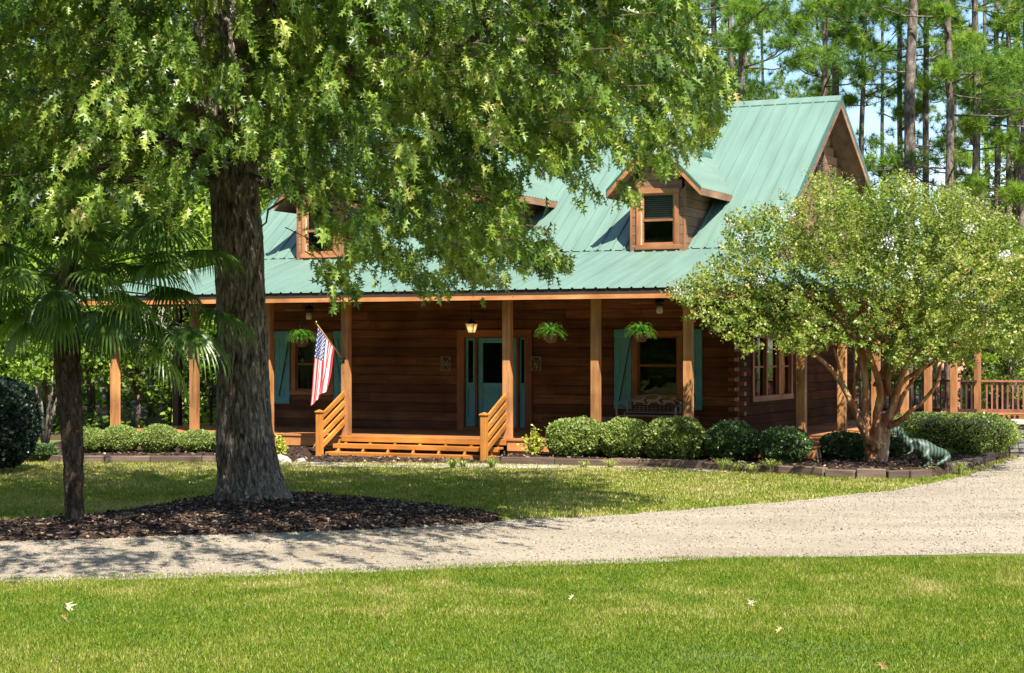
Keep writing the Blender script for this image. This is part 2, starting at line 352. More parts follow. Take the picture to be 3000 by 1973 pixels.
mb.add([(x, y, .006) for x, y in fb], [(0, 1, 2, 3, 4)]); tag(mb.build('forest_floor', M['forestfloor']), kind='structure')
def mound(name, poly, hfun, mat, step=.16):
    xs = [p.x for p in poly]; ys = [p.y for p in poly]; x0, x1, y0, y1 = max(min(xs), -12), max(xs), min(ys), max(ys)
    nx = int((x1-x0)/step)+2; ny = int((y1-y0)/step)+2
    gx, gy = np.meshgrid(np.linspace(x0, x1, nx), np.linspace(y0, y1, ny)); ins = inpoly(gx, gy, poly)
    # distance to the edge
    pts = np.array([(p.x, p.y) for p in poly]); d = np.full(gx.shape, 9.)
    for q in pts: d = np.minimum(d, np.hypot(gx-q[0], gy-q[1]))
    mb = MB(); z = np.where(ins, [[hfun(a, b, c) for a, b, c in zip(r1, r2, r3)] for r1, r2, r3 in zip(gx, gy, d)], -.05)
    vs = [(gx[j, i], gy[j, i], z[j, i]) for j in range(ny) for i in range(nx)]
    fs = [(j*nx+i, j*nx+i+1, (j+1)*nx+i+1, (j+1)*nx+i) for j in range(ny-1) for i in range(nx-1) if ins[j, i] or ins[j+1, i] or ins[j, i+1] or ins[j+1, i+1]]
    mb.add(vs, fs); o = mb.build(name, mat, None, True); return o, (gx, gy, z, ins)
OX, OY = -3.78, 25.3            # oak
def hm(x, y, d): return .010+.055*min(1, d/1.2)+.03*mnoise.noise(Vector((x*2.5, y*2.5, 0)))+.05*math.exp(-((x-OX)**2+(y-OY)**2)/1.2)
o, mg = mound('mulch_bed', mulch, hm, M['mulch']); tag(o, kind='structure')
bedr = rough_edge(bed, .3, .0)
def bedz(x, y):
    u, v = w2uv(x, y); k = max(0, min(1, (max(U(805, 0)-.25-u, u-U(1180, 0)-.15))/.35)) if v < .1 else 1
    return .015+.115*k
def bedh(x, y, d): return bedz(x, y)+.015*mnoise.noise(Vector((x*2, y*2, 3)))
o, _ = mound('planting_bed', bedr, bedh, M['mulch'], .22); tag(o, kind='structure')

# stone path at the foot of the border
mb = MB(); e = [(635, 1083), (760, 1086), (900, 1087), (1050, 1089), (1200, 1090), (1350, 1091), (1500, 1094), (1600, 1096), (1690, 1100)]
e2 = [(640, 1075), (760, 1078), (900, 1079), (1050, 1080), (1200, 1081), (1350, 1083), (1500, 1087), (1600, 1090), (1690, 1095)]
for k in range(len(e)-1):
    a, b = G(*e[k]), G(*e[k+1]); c, d = G(*e2[k+1]), G(*e2[k])
    n = 3
    for j in range(n):
        s0, s1 = j/n+.004, (j+1)/n-.004; h = .022+random.uniform(-.006, .006)
        q = [a.lerp(b, s0), a.lerp(b, s1), d.lerp(c, s1), d.lerp(c, s0)]
        q[0].y += random.uniform(-.08, .05); q[1].y += random.uniform(-.08, .05)
        mb.prism([(p.x, p.y, 0) for p in q], (0, 0, h))
tag(mb.build('path', M['stone'], None, False, .012), kind='structure')

# ------------------------------------------------------------------ grass and gravel scatter
drive_xy = [(p.x, p.y) for p in drive]; mulch_xy = [(p.x, p.y) for p in mulch]; bed_xy = [(p.x, p.y) for p in bed]
def rand_region(n, y0, y1, pad=.4, xmax=None):
    Y = np.sqrt(rng.uniform(y0**2, y1**2, n)); X = rng.uniform(-1, 1, n)*(Y*.2833+pad); return X, Y
def nfield(X, Y, s, off=0): return np.array([mnoise.noise(Vector((x*s+off, y*s, off))) for x, y in zip(X, Y)])
M['grass'] = leafmat('grass_blades', [(0, (.05, .12, .01)), (.35, (.115, .195, .010)), (.62, (.22, .265, .026)), (.8, (.35, .33, .085)), (1, (.54, .44, .22))], .32, .55, .25, (1.25, 1.35, .5))
def grass(name, n, y0, y1, w, h0, h1, tb, label):
    X, Y = rand_region(n, y0, y1)
    ok = ~inpoly(X, Y, drive_xy) & ~inpoly(X, Y, mulch_xy) & ~inpoly(X, Y, bed_xy)
    # a few blades trespass on the gravel edge
    ok |= inpoly(X+rng.normal(0, .10, n), Y+rng.normal(0, .12, n), drive_xy) & ~inpoly(X, Y, mulch_xy) & (rng.random(n) < .35) & ~inpoly(X, Y-.0, bed_xy) & ~inpoly(X, Y+np.sign(17-Y)*.35, drive_xy)
    X, Y = X[ok], Y[ok]; n = len(X)
    fld = nfield(X, Y, .5)*.6+nfield(X, Y, 2.3, 5)*.5
    keep = rng.random(n) < np.clip(1.0+fld*.6, .35, 1); X, Y, fld = X[keep], Y[keep], fld[keep]; n = len(X)
    lean = rng.normal(0, .45, (n, 2)); d = np.stack([lean[:, 0], lean[:, 1], np.ones(n)], 1)
    up = np.stack([rng.normal(0, 1, n), rng.normal(-1, .6, n), np.zeros(n)], 1)
    H = rng.uniform(h0, h1, n)*(1+.5*fld)
    dry = np.clip(1-np.abs(Y-(16.6-.02*X))/1.9, 0, 1)*(.10+.35*nfield(X, Y, 1.7, 7)) if y0 < 15 else np.clip((Y-30)/3, 0, 1)*.12
    t = np.clip(tb+(.42 if y0 < 15 else .34)*fld+dry+rng.normal(0, .15, n)+(rng.random(n) < .05)*.3, 0, 1)
    o = scatter(name, [(-.5, 0, 0), (.5, 0, 0), (.38, .6, .06), (-.38, .6, .06), (0, 1, .2)], [(0, 1, 2), (0, 2, 3), (3, 2, 4)], np.stack([X, Y, np.zeros(n)], 1), frames(d, up), np.stack([np.full(n, w), H, H], 1), t, M['grass'])
    tag(o, label, 'grass', kind='stuff')
grass('grass', 300000, 11.6, 19, .0065, .024, .050, .47, 'short green lawn in front of the gravel drive')
grass('grass', 190000, 22.3, 36.5, .017, .03, .062, .70, 'sunlit lawn between the drive and the porch')
X, Y = rand_region(120000, 16.5, 36, 1.); edge = inpoly(X, Y, drive_xy) & ~inpoly(X, Y, mulch_xy); 
nearedge = ~(inpoly(X, Y-.45, drive_xy) & inpoly(X, Y+.45, drive_xy))
k = edge & ((rng.random(len(X)) < .42) | nearedge); X, Y = X[k], Y[k]; n = len(X)
M['pebble'] = leafmat('drive_pebbles', [(0, (.12, .10, .08)), (.3, (.22, .185, .145)), (.85, (.33, .285, .22)), (1, (.44, .40, .34))], 0, .8)
oc = [(1, 0, 0), (-1, 0, 0), (0, 1, 0), (0, -1, 0), (0, 0, .8), (0, 0, -.8)]; of = [(0, 2, 4), (2, 1, 4), (1, 3, 4), (3, 0, 4), (2, 0, 5), (1, 2, 5), (3, 1, 5), (0, 3, 5)]
tag(scatter('gravel', oc, of, np.stack([X, Y, np.full(n, .008)], 1), frames(rng.normal(size=(n, 3))), np.abs(rng.normal(.005, .005, n))+.004, rng.random(n), M['pebble']), 'loose pebbles strewn over the gravel drive', 'gravel', kind='stuff')
# mulch chips
gx, gy, gz, gi = mg
n = 15000; X, Y = rand_region(n*3, 17.5, 28, .5); k = inpoly(X, Y, mulch_xy); X, Y = X[k][:n], Y[k][:n]; n = len(X)
ix = np.clip(((X-gx[0, 0])/(gx[0, 1]-gx[0, 0])).astype(int), 0, gx.shape[1]-1); iy = np.clip(((Y-gy[0, 0])/(gy[1, 0]-gy[0, 0])).astype(int), 0, gx.shape[0]-1)
Zg = np.maximum(gz[iy, ix], 0)
M['chip'] = leafmat('bark_chips', [(0, (.010, .006, .005)), (.5, (.055, .032, .021)), (.85, (.16, .10, .065)), (1, (.42, .31, .22))], 0, .9, .2)
bx = [(-.5, -.5, -.5), (.5, -.5, -.5), (.5, .5, -.5), (-.5, .5, -.5), (-.5, -.5, .5), (.5, -.5, .5), (.5, .5, .5), (-.5, .5, .5)]
bf = [(0, 3, 2, 1), (4, 5, 6, 7), (0, 1, 5, 4), (1, 2, 6, 5), (2, 3, 7, 6), (3, 0, 4, 7)]
d = rng.normal(size=(n, 3)); d[:, 2] *= .3
tag(scatter('mulch_chips', bx, bf, np.stack([X, Y, Zg+.012], 1), frames(d, np.stack([rng.normal(0, .4, n), rng.normal(0, .4, n), np.ones(n)], 1)), np.stack([rng.uniform(.012, .035, n), rng.uniform(.03, .09, n), rng.uniform(.006, .014, n)], 1), rng.random(n)**1.15, M['chip']), 'dark shredded bark around the oak and palm trunks', 'mulch', kind='stuff')
n = 9000; X = rng.uniform(-9.5, 10.5, n); Y = rng.uniform(30.5, 41, n); k = inpoly(X, Y, bed_xy); X, Y = X[k], Y[k]; n = len(X); d = rng.normal(size=(n, 3)); d[:, 2] *= .3
tag(scatter('bed_mulch_chips', bx, bf, np.stack([X, Y, np.array([bedz(a, b)+.012 for a, b in zip(X, Y)])], 1), frames(d, np.stack([rng.normal(0, .4, n), rng.normal(0, .4, n), np.ones(n)], 1)), np.stack([rng.uniform(.015, .04, n), rng.uniform(.04, .1, n), rng.uniform(.006, .014, n)], 1), rng.random(n)**1.3, M['chip']), 'brown bark mulch under the clipped bushes along the porch', 'mulch', kind='stuff')

# ------------------------------------------------------------------ the house
house = empty('log_house', (HX0, HY0, 0), -A, 'dark stained log house with green metal roof, three dormers and wraparound porch', 'house')
UL, UR, VF, VB = -7.7, 3.83, 3.0, 12.6          # log walls
PU0, PU1 = U(268, 0), U(1863, 0)                # porch post rows
EV, EZ = -.70, 3.362                             # front eave
VBK, ZBK = 2.7, 4.30; VRG, ZRG = 7.81, 7.95; UGL, UGR = UL-.9, 4.74
def segs(a, b, ops):
    r = [(a, b)]
    for o0, o1 in ops:
        n = []
        for s0, s1 in r:
            if o1 <= s0 or o0 >= s1: n.append((s0, s1)); continue
            if o0 > s0: n.append((s0, o0))
            if o1 < s1: n.append((o1, s1))
        r = n
    return [s for s in r if s[1]-s[0] > .01]
def courses(axis, a, b, face, th, z0, z1, ops, ch=.205, clip=None):
    """log siding in courses on the plane `face`; ops = (a0,a1,z0,z1) openings"""
    mb = MB(); z = z0; edges = sorted(set([z0, z1]+[e for o in ops for e in o[2:4] if z0 < e < z1]+[z0+ch*i for i in range(1, int((z1-z0)/ch)+1)]))
    n = 0
    real = [z0+ch*i for i in range(0, int((z1-z0)/ch)+2)]
    for k in range(len(edges)-1):
        za, zb = edges[k], edges[k+1]
        if zb-za < .004: continue
        zm = (za+zb)/2; ci = int((zm-z0)/ch)
        rs = random.Random(ci*7+int(face*10)); js = sorted([a+(b-a)*rs.random() for _ in range(max(1, int((b-a)/3.5)))]); tn = [rs.random() for _ in range(len(js)+1)]
        top = any(abs(zb-r) < 1e-6 for r in real)
        aa, bb = (a, b) if clip is None else clip(zm)
        if bb-aa < .05: continue
        for s0, s1 in segs(aa, bb, [(o[0], o[1]) for o in ops if o[2] < zm < o[3]]):
            cuts = [s0]+[j for j in js if s0+.1 < j < s1-.1]+[s1]
            for q in range(len(cuts)-1):
                t = tn[sum(1 for j in js if j <= cuts[q]+1e-6)]
                g = .003 if cuts[q+1] in js else 0
                zt = zb-(.012 if top else 0)
                if axis == 'x': mb.box(cuts[q], cuts[q+1]-g, face, face+th, za, zt, t)
                else: mb.box(face, face+th, cuts[q], cuts[q+1]-g, za, zt, t)
        if axis == 'x':
            for s0, s1 in segs(aa, bb, [(o[0], o[1]) for o in ops if o[2] < zm < o[3]]): mb.box(s0+.001, s1-.001, face+.018, face+th-.02, za-.001, zb+.001, 0)
        else:
            for s0, s1 in segs(aa, bb, [(o[0], o[1]) for o in ops if o[2] < zm < o[3]]):
                f0, f1 = (face+.02, face+th-.018) ; mb.box(f0, f1, s0+.001, s1-.001, za-.001, zb+.001, 0)
    return mb
# openings in the front wall
v3 = VF
door_u = (U(1064, v3), U(1238, v3)); door_z = (FL, ZH(767, door_u[0], v3))
w1 = (U(678, v3), U(775, v3)); wz = (ZH(929, U(1530, v3), v3), ZH(769, U(1530, v3), v3)); w2 = (U(1470, v3), U(1587, v3))
w1 = ((w1[0]+w1[1])/2-(w2[1]-w2[0])/2, (w1[0]+w1[1])/2+(w2[1]-w2[0])/2)
fo = [(door_u[0], door_u[1], *door_z), (w1[0], w1[1], *wz), (w2[0], w2[1], *wz)]
courses('x', UL, UR, VF, .16, FL, 4.2, fo).build('front_wall', M['wall'], house, False, .004)
sidew = [(VF+1.0, VF+4.0, ZH(932, UR, VF+2), 2.55)]
def gclip(z):
    if z < ZBK: return (VF+.16, VB)
    z += .2; f = (z-ZBK)/(ZRG-ZBK); return (VBK+(VRG-VBK)*f+.15, min(VB, VRG+(ZRG-z)/.62-.15))
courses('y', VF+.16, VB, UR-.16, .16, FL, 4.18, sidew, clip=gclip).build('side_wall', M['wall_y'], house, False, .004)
courses('y', VF+.16, VB, UR+.25, .16, 4.08, ZRG-.3, [], clip=lambda z: gclip(max(z, ZBK+.01))).build('gable_wall', M['old_y'], house, False, .004)
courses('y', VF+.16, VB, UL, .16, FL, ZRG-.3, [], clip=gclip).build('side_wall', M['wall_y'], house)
courses('x', UL, UR, VB, .16, FL, 4.2, []).build('rear_wall', M['wall'], house)
for k in range(14):                               # crossed log ends at the corners
    z = FL+.205*k
    for q in ((UR+.001, UR+.16, VF+.003, VF+.15, z+.012, z+.10), (UR-.15, UR-.003, VF-.13, VF-.001, z+.11, z+.19), (UL+.003, UL+.15, VF-.13, VF-.001, z+.11, z+.19)):
        MB().box(*q).build('log_end', M['dtrim_z'], house, False, .008)
MB().box(UL+.2, UR-.2, VF+.2, VB-.1, FL-.1, FL+.02).build('interior_floor', M['dark'], house)

# porch floor, skirt, ceiling
PF = -.16
mb = MB(); v = PF
while v < VF:
    mb.box(PU0-.25, PU1+.32, v, min(v+.135, VF), FL-.035, FL); v += .14
for side in (0, 1):
    a0, a1 = ((UR, PU1+.32) if side else (PU0-.25, UL)); v = VF
    while v < 17.6: mb.box(a0, a1, v, v+.135, FL-.035, FL); v += .14
mb.build('porch_floor', M['deck'], house, False, .003)
for a, b in ((PU0-.24, U(805, 0)-.02), (U(1180, 0)+.05, PU1+.31)):
    mb = MB()
    for z0, z1 in ((FL-.235, FL-.037), (FL-.30, FL-.25), (FL-.375, FL-.315)): mb.box(a, b, PF+.02+(.03 if z1 < FL-.2 else 0), PF+.06, z0, z1)
    mb.build('porch_skirt', M['beam'], house, False, .003)
mb = MB()
for z0, z1 in ((FL-.235, FL-.037), (FL-.375, FL-.25)): mb.box(PU1+.27, PU1+.31, PF+.07, 17.6, z0, z1)
mb.box(PU0-.24, PU1+.25, PF+.10, PF+.12, .0, FL-.24)
mb.box(PU1+.2, PU1+.22, PF+.13, 17.5, 0, FL-.24)
mb.build('porch_skirt', M['timber'], house, False, .003)
# posts
BZ = ZH(697, 0, 0)                               # underside of the beam
pw = .083
def post(u, v, z0=FL, z1=None, m=None, w_=None):
    q = w_ or pw
    return MB().box(u-q, u+q, v-q, v+q, z0, z1 or BZ).build('porch_post', m or M['post'], house, False, .006)
front_px = [268, 452, 625, 805, 1180, 1385, 1600, 1863]
pu = [U(p, 0) for p in front_px]
for u in pu: post(u, 0)
for v in (2.93, 5.76, 8.5, 11.0, 14.1, 17.3): post(PU1, v)
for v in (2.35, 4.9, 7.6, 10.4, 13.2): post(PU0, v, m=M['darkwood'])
MB().box(PU0-.1, PU1+.1, -.1, .1, BZ, BZ+.13).build('porch_beam', M['beam'], house)
MB().box(PU1-.1, PU1+.1, .1, 17.5, BZ, BZ+.13).box(PU0-.1, PU0+.1, .1, 16, BZ, BZ+.13).build('porch_beam', M['rail_y'], house)
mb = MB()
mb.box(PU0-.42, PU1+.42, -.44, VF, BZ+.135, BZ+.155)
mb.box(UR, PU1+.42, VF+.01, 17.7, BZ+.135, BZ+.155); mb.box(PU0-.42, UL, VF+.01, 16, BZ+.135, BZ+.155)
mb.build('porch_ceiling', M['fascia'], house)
mb = MB(); MB().box(PU0-.46, PU1+.46, EV+.015, EV+.045, EZ-.20, EZ-.115, .5).build('fascia_board', M['beam'], house)
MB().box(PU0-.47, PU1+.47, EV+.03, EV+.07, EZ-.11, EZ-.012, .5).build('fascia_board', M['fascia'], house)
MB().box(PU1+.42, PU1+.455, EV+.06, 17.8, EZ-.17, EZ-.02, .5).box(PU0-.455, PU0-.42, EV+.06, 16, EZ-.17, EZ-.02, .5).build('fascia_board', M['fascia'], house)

def ribbed(mb, o, du, ds, width, s0, s1, sp=.235, rh=.022, rw=.05, off=0.):
    """ribbed metal sheet: o origin, du unit across, ds vector upslope for one unit of run; s0(t), s1(t) run limits"""
    du = Vector(du); ds = Vector(ds); o = Vector(o); n = du.cross(ds).normalized()
    if n.z < 0: n = -n
    ts = [(0., 0.)]; t = off if off > 0 else sp/2
    while t < width-rw:
        ts += [(t-rw/2, 0), (t-rw*.3, rh), (t+rw*.3, rh), (t+rw/2, 0)]; t += sp
    ts.append((width, 0.)); ts = [q for q in ts if 0 <= q[0] <= width]
    rows = []
    for t, h in ts:
        a, b = s0(t), s1(t)
        if b < a: b = a+.001
        rows.append((o+du*t+ds*a+n*h, o+du*t+ds*b+n*h))
    vs = [p for r in rows for p in r]; fs = [(2*i, 2*i+2, 2*i+3, 2*i+1) for i in range(len(rows)-1)]
    mb.add(vs, fs, .5); return mb
# main roof
mr = MB(); sl = (ZRG-ZBK)/(VRG-VBK)
ribbed(mr, (UGL, VBK-.02, ZBK-.014), (1, 0, 0), (0, 1, sl), UGR-UGL, lambda t: 0, lambda t: VRG-VBK+.02, .30, .03, .04)
VE2 = VB+.5; sl2 = .62
ribbed(mr, (UGR, VE2, ZRG-(VE2-VRG)*sl2), (-1, 0, 0), (0, -1, sl2), UGR-UGL, lambda t: 0, lambda t: VE2-VRG, .30, .03, .04)
roof = mr.build('roof', M['roof'], house)
dk = MB()
dk.prism([(UGL+.02, VBK, ZBK-.02), (UGL+.02, VRG, ZRG-.02), (UGL+.02, VRG, ZRG-.15), (UGL+.02, VBK+.02, ZBK-.14)], (UGR-UGL-.04, 0, 0))
dk.prism([(UGL+.02, VE2, ZRG-(VE2-VRG)*sl2-.02), (UGL+.02, VRG+.002, ZRG-.02), (UGL+.02, VRG+.002, ZRG-.15), (UGL+.02, VE2, ZRG-(VE2-VRG)*sl2-.15)], (UGR-UGL-.04, 0, 0))
dk.build('roof_soffit', M['soffit'], roof)
for uu in (UGR, UGL-.03):
    tr = MB()
    tr.prism([(uu, VBK-.03, ZBK-.12), (uu, VRG, ZRG-.09), (uu, VRG, ZRG+.035), (uu, VBK-.03, ZBK+.005)], (.03, 0, 0))
    tr.prism([(uu, VE2, ZRG-(VE2-VRG)*sl2-.1), (uu, VRG+.001, ZRG-.09), (uu, VRG+.001, ZRG+.035), (uu, VE2, ZRG-(VE2-VRG)*sl2+.03)], (.03, 0, 0))
    tr.build('rake_trim', M['rooftrim'], roof)
tb = MB()
tb.prism([(UGR+.002, VBK+.02, ZBK-.26), (UGR+.002, VRG, ZRG-.24), (UGR+.002, VRG, ZRG-.095), (UGR+.002, VBK+.02, ZBK-.125)], (.022, 0, 0))
tb.prism([(UGR+.002, VE2, ZRG-(VE2-VRG)*sl2-.24), (UGR+.002, VRG+.002, ZRG-.24), (UGR+.002, VRG+.002, ZRG-.095), (UGR+.002, VE2, ZRG-(VE2-VRG)*sl2-.105)], (.022, 0, 0))
tb.build('rake_board', M['old_y'], roof)
rc = MB()
rc.prism([(UGL, VRG-.16, ZRG-.10), (UGL, VRG, ZRG+.035), (UGL, VRG+.16, ZRG-.08), (UGL, VRG+.16, ZRG-.06), (UGL, VRG, ZRG+.055), (UGL, VRG-.16, ZRG-.08)], (UGR-UGL+.04, 0, 0))
rc.build('ridge_cap', M['roof'], roof)
# porch roof: front, right and left planes meeting on hips
pr = MB(); fs_ = (ZBK-.03-EZ)/(VBK-EV); E0, E1 = PU0-.48, PU1+.48
def hipr(t):
    u = E0+t
    if u > UR: return (E1-u)/(E1-UR)*(VBK-EV)
    if u < UL: return (u-E0)/(UL-E0)*(VBK-EV)
    return VBK-EV
ribbed(pr, (E0, EV, EZ), (1, 0, 0), (0, 1, fs_), E1-E0, lambda t: 0, hipr, .245, .024, .055)
ss = (ZBK-.03-EZ)/(E1-UR); LV = 18.2-EV
ribbed(pr, (E1, EV, EZ), (0, 1, 0), (-1, 0, ss), LV, lambda t: 0, lambda t: min(E1-UR, t*(E1-UR)/(VBK-EV)), .245, .024, .055)
ss2 = (ZBK-.03-EZ)/(UL-E0)
ribbed(pr, (E0, EV, EZ), (0, 1, 0), (1, 0, ss2), 16.5, lambda t: 0, lambda t: min(UL-E0, t*(UL-E0)/(VBK-EV)), .245, .024, .055)
proof = pr.build('porch_roof', M['roof'], house)
MB().tube([(E1, EV, EZ+.02), (UR, VBK, ZBK)], .045, 6).build('hip_cap', M['roof'], proof); MB().tube([(E0, EV, EZ+.02), (UL, VBK, ZBK)], .045, 6).build('hip_cap', M['roof'], proof)
# dark flashing under the lip of the upper roof
MB().box(UGL+.03, UGR-.03, VBK+.0, VBK+.015, ZBK-.12, ZBK-.03).build('flashing', M['rooftrim'], roof)

# ---- windows
def window(parent, u0, u1, z0, z1, face, tw=.12, mx_='trim_x', mz='trim_z', blind=None, curtain=False, name='window', sash='trim_z', mull=True):
    fr = MB()
    fr.box(u0, u0+tw, face-.035, face+.10, z0, z1).box(u1-tw, u1, face-.035, face+.10, z0, z1)
    fr.cm = 1; fr.box(u0-.02, u1+.02, face-.045, face+.10, z1, z1+tw).box(u0-.03, u1+.03, face-.06, face+.10, z0-tw*.8, z0)
    win = fr.build(name, [M[mz], M[mx_]], parent, False, .004)
    a, b = u0+tw+.002, u1-tw-.002; zm = (z0+z1)/2
    s = MB(); sw = .035
    s.box(a, a+sw, face+.02, face+.06, z0, z1).box(b-sw, b, face+.02, face+.06, z0, z1)
    s.box(a+sw, b-sw, face+.02, face+.06, z0, z0+sw*1.3).box(a+sw, b-sw, face+.02, face+.06, z1-sw, z1).box(a+sw, b-sw, face+.015, face+.065, zm-.025, zm+.025)
    s.build('sash', M[sash], win)
    MB().box(a+sw+.001, b-sw-.001, face+.04, face+.045, z0+sw*1.3+.001, zm-.026).box(a+sw+.001, b-sw-.001, face+.04, face+.045, zm+.026, z1-sw-.001).build('pane', M['glass'], win)
    if blind:
        bl = MB(); z = z1-sw-.01
        while z > blind:
            bl.prism([(a+sw, face+.10, z), (b-sw, face+.10, z), (b-sw, face+.125, z-.022), (a+sw, face+.125, z-.022)], (0, .003, .002)); z -= .042
        bl.build('blind', M['white'], win)
    if curtain:
        c = MB(); n = 40
        vs = []; 
        for k in range(n+1):
            t = k/n; y = face+.18+.03*math.sin(t*40)
            vs += [(a+(b-a)*t, y, z0), (a+(b-a)*t, y, z1)]
        c.add(vs, [(2*k, 2*k+2, 2*k+3, 2*k+1) for k in range(n)]); c.build('curtain', M['curtain'], win, True)
    return win
window(house, w1[0], w1[1], wz[0]+.1, wz[1]-.12, VF, curtain=True, sash='trim_z')
window(house, w2[0], w2[1], wz[0]+.1, wz[1]-.12, VF, sash='dtrim_z')
# side windows (on the wall facing +u): built along v
def side_window(v0, v1, z0, z1, n):
    tw = .11; f = UR; fr = MB(); step = (v1-v0)/n
    for k in range(n+1):
        c = v0+k*step; fr.box(f-.10, f+.035, c-tw/2, c+tw/2, z0, z1)
    fr.cm = 1; fr.box(f-.10, f+.045, v0-.08, v1+.08, z0-.12, z0).box(f-.10, f+.045, v0-.08, v1+.08, z1, z1+.12)
    win = fr.build('side_window', [M['dtrim_z'], M['old_y']], house, False, .004)
    g = MB(); s = MB()
    for k in range(n):
        a, b = v0+k*step+tw/2, v0+(k+1)*step-tw/2
        s.box(f-.06, f-.02, a, a+.03, z0, z1).box(f-.06, f-.02, b-.03, b, z0, z1).box(f-.065, f-.015, a+.03, b-.03, (z0+z1)/2-.02, (z0+z1)/2+.02)
        g.box(f-.045, f-.04, a+.03, b-.03, z0, z1)
    s.build('sash', M['dtrim_z'], win); g.build('pane', M['glass'], win)
side_window(sidew[0][0]+.06, sidew[0][1]-.06, sidew[0][2]+.12, sidew[0][3]-.12, 3)
# gable vent window
gv0 = 6.15
UR_ = UR; UR = UR+.41; gv0 = 7.5
gw = MB().box(UR+.001, UR+.04, gv0, gv0+.09, 5.75, 6.75).box(UR+.001, UR+.04, gv0+.61, gv0+.70, 5.75, 6.75).box(UR+.001, UR+.045, gv0-.03, gv0+.73, 5.64, 5.749).box(UR+.001, UR+.045, gv0-.03, gv0+.73, 6.751, 6.86).build('gable_vent', M['old_y'], house)
lv = MB()
for k in range(9): lv.box(UR+.006, UR+.02, gv0+.09, gv0+.61, 5.77+k*.11, 5.83+k*.11)
lv.build('louvre', M['fascia'], gw); UR = UR_

# ---- shutters
def shutter(u0, u1, z0, z1, flip):
    s = MB(); n = 3; wd = (u1-u0)/n
    for k in range(n): s.box(u0+k*wd+.002, u0+(k+1)*wd-.002, VF-.04, VF-.004, z0, z1, .5)
    sh = s.build('shutter', M['teal'], house, False, .003)
    b = MB(); b.box(u0, u1, VF-.062, VF-.041, z0+.03, z0+.17, .5).box(u0, u1, VF-.062, VF-.041, z1-.17, z1-.03, .5)
    p, q = (u0+.07, u1-.06) if not flip else (u1-.07, u0+.06)
    b.bar((p, VF-.052, z0+.18), (q, VF-.052, z1-.18), .02, .09, (0, 1, 0), .5) if False else b.prism([(p-.045, VF-.062, z0+.171), (p+.045, VF-.062, z0+.171), (q+.045, VF-.062, z1-.171), (q-.045, VF-.062, z1-.171)], (0, .021, 0), .5)
    b.build('shutter_brace', M['teal'], sh, False, .003)
    g = MB(); sgn = -1 if flip else 1
    g.prism([(p+.047*sgn, VF-.064, z0+.18), (p+.060*sgn, VF-.064, z0+.18), (q+.060*sgn, VF-.064, z1-.18), (q+.047*sgn, VF-.064, z1-.18)], (0, .018, 0))
    g.build('brace_joint', M['fascia'], sh)
sw_ = .40; sz = (ZH(955, 4, v3)+.0, ZH(765, 3, v3))
u_a = U(1429, v3); shutter(u_a, w2[0]-.01, *sz, False); shutter(w2[1]+.03, w2[1]+.03+(w2[0]-u_a), *sz, True)
u_b = U(640.5, v3); shutter(u_b, w1[0]-.03, *sz, False); shutter(w1[1]+.02, w1[1]+.02+.40, *sz, True)

# ---- door group
du0, du1 = door_u; dz1 = door_z[1]; uL = lambda p: U(p, VF)
fr = MB(); tw = .17
fr.box(du0, du0+tw, VF-.05, VF+.12, FL, dz1-tw).box(du1-tw, du1, VF-.05, VF+.12, FL, dz1-tw)
for p in (1107, 1203): fr.box(uL(p)-.03, uL(p)+.03, VF-.02, VF+.10, FL+.09, dz1-tw-.001)
door_fr = fr.build('door_frame', M['dtrim_z'], house, False, .004)
MB().box(du0, du1, VF-.055, VF+.12, dz1-tw+.001, dz1).build('lintel', M['dtrim_x'], door_fr, False, .004); MB().box(du0+tw+.001, du1-tw-.001, VF-.04, VF+.12, FL, FL+.088).build('threshold', M['dtrim_x'], door_fr, False, .004)
def panel_door(name, a, b, z0, z1, gz0, gz1, m, n=1):
    d = MB(); st = min(.11, (b-a)*.24); y0, y1 = VF+.03, VF+.07
    d.box(a, a+st, y0, y1, z0, z1, .5).box(b-st, b, y0, y1, z0, z1, .5).box(a+st, b-st, y0, y1, z1-st, z1, .5).box(a+st, b-st, y0, y1, z0, z0+.2, .5).box(a+st, b-st, y0, y1, gz0-.12, gz0, .5)
    if n == 2: mmid = (a+b)/2; d.box(mmid-.04, mmid+.04, y0, y1, z0+.2, gz0-.12, .5)
    d.box(a+st, b-st, y0+.018, y1-.01, z0+.2, gz0-.12, .5)
    o = d.build(name, m, house, False, .004)
    MB().box(a+st+.001, b-st-.001, y0+.015, y0+.02, gz0+.001, z1-st-.001).build('pane', M['glass'], o); return o
dzt = dz1-tw-.01; gz = ZH(892, 0, v3)
dr = panel_door('door', uL(1107)+.035, uL(1203)-.035, FL+.09, dzt, gz, dzt, M['teal'], 2)
MB().lathe([(.0, -.02), (.03, -.01), (.03, .02), (0, .03)], (uL(1107)+.10, VF-.02, FL+1.0), 10).build('door_handle', M['brass'], dr)
panel_door('sidelight', du0+tw+.01, uL(1107)-.035, FL+.09, dzt, gz, dzt, M['teal']); panel_door('sidelight', uL(1203)+.035, du1-tw-.01, FL+.09, dzt, gz, dzt, M['teal'])

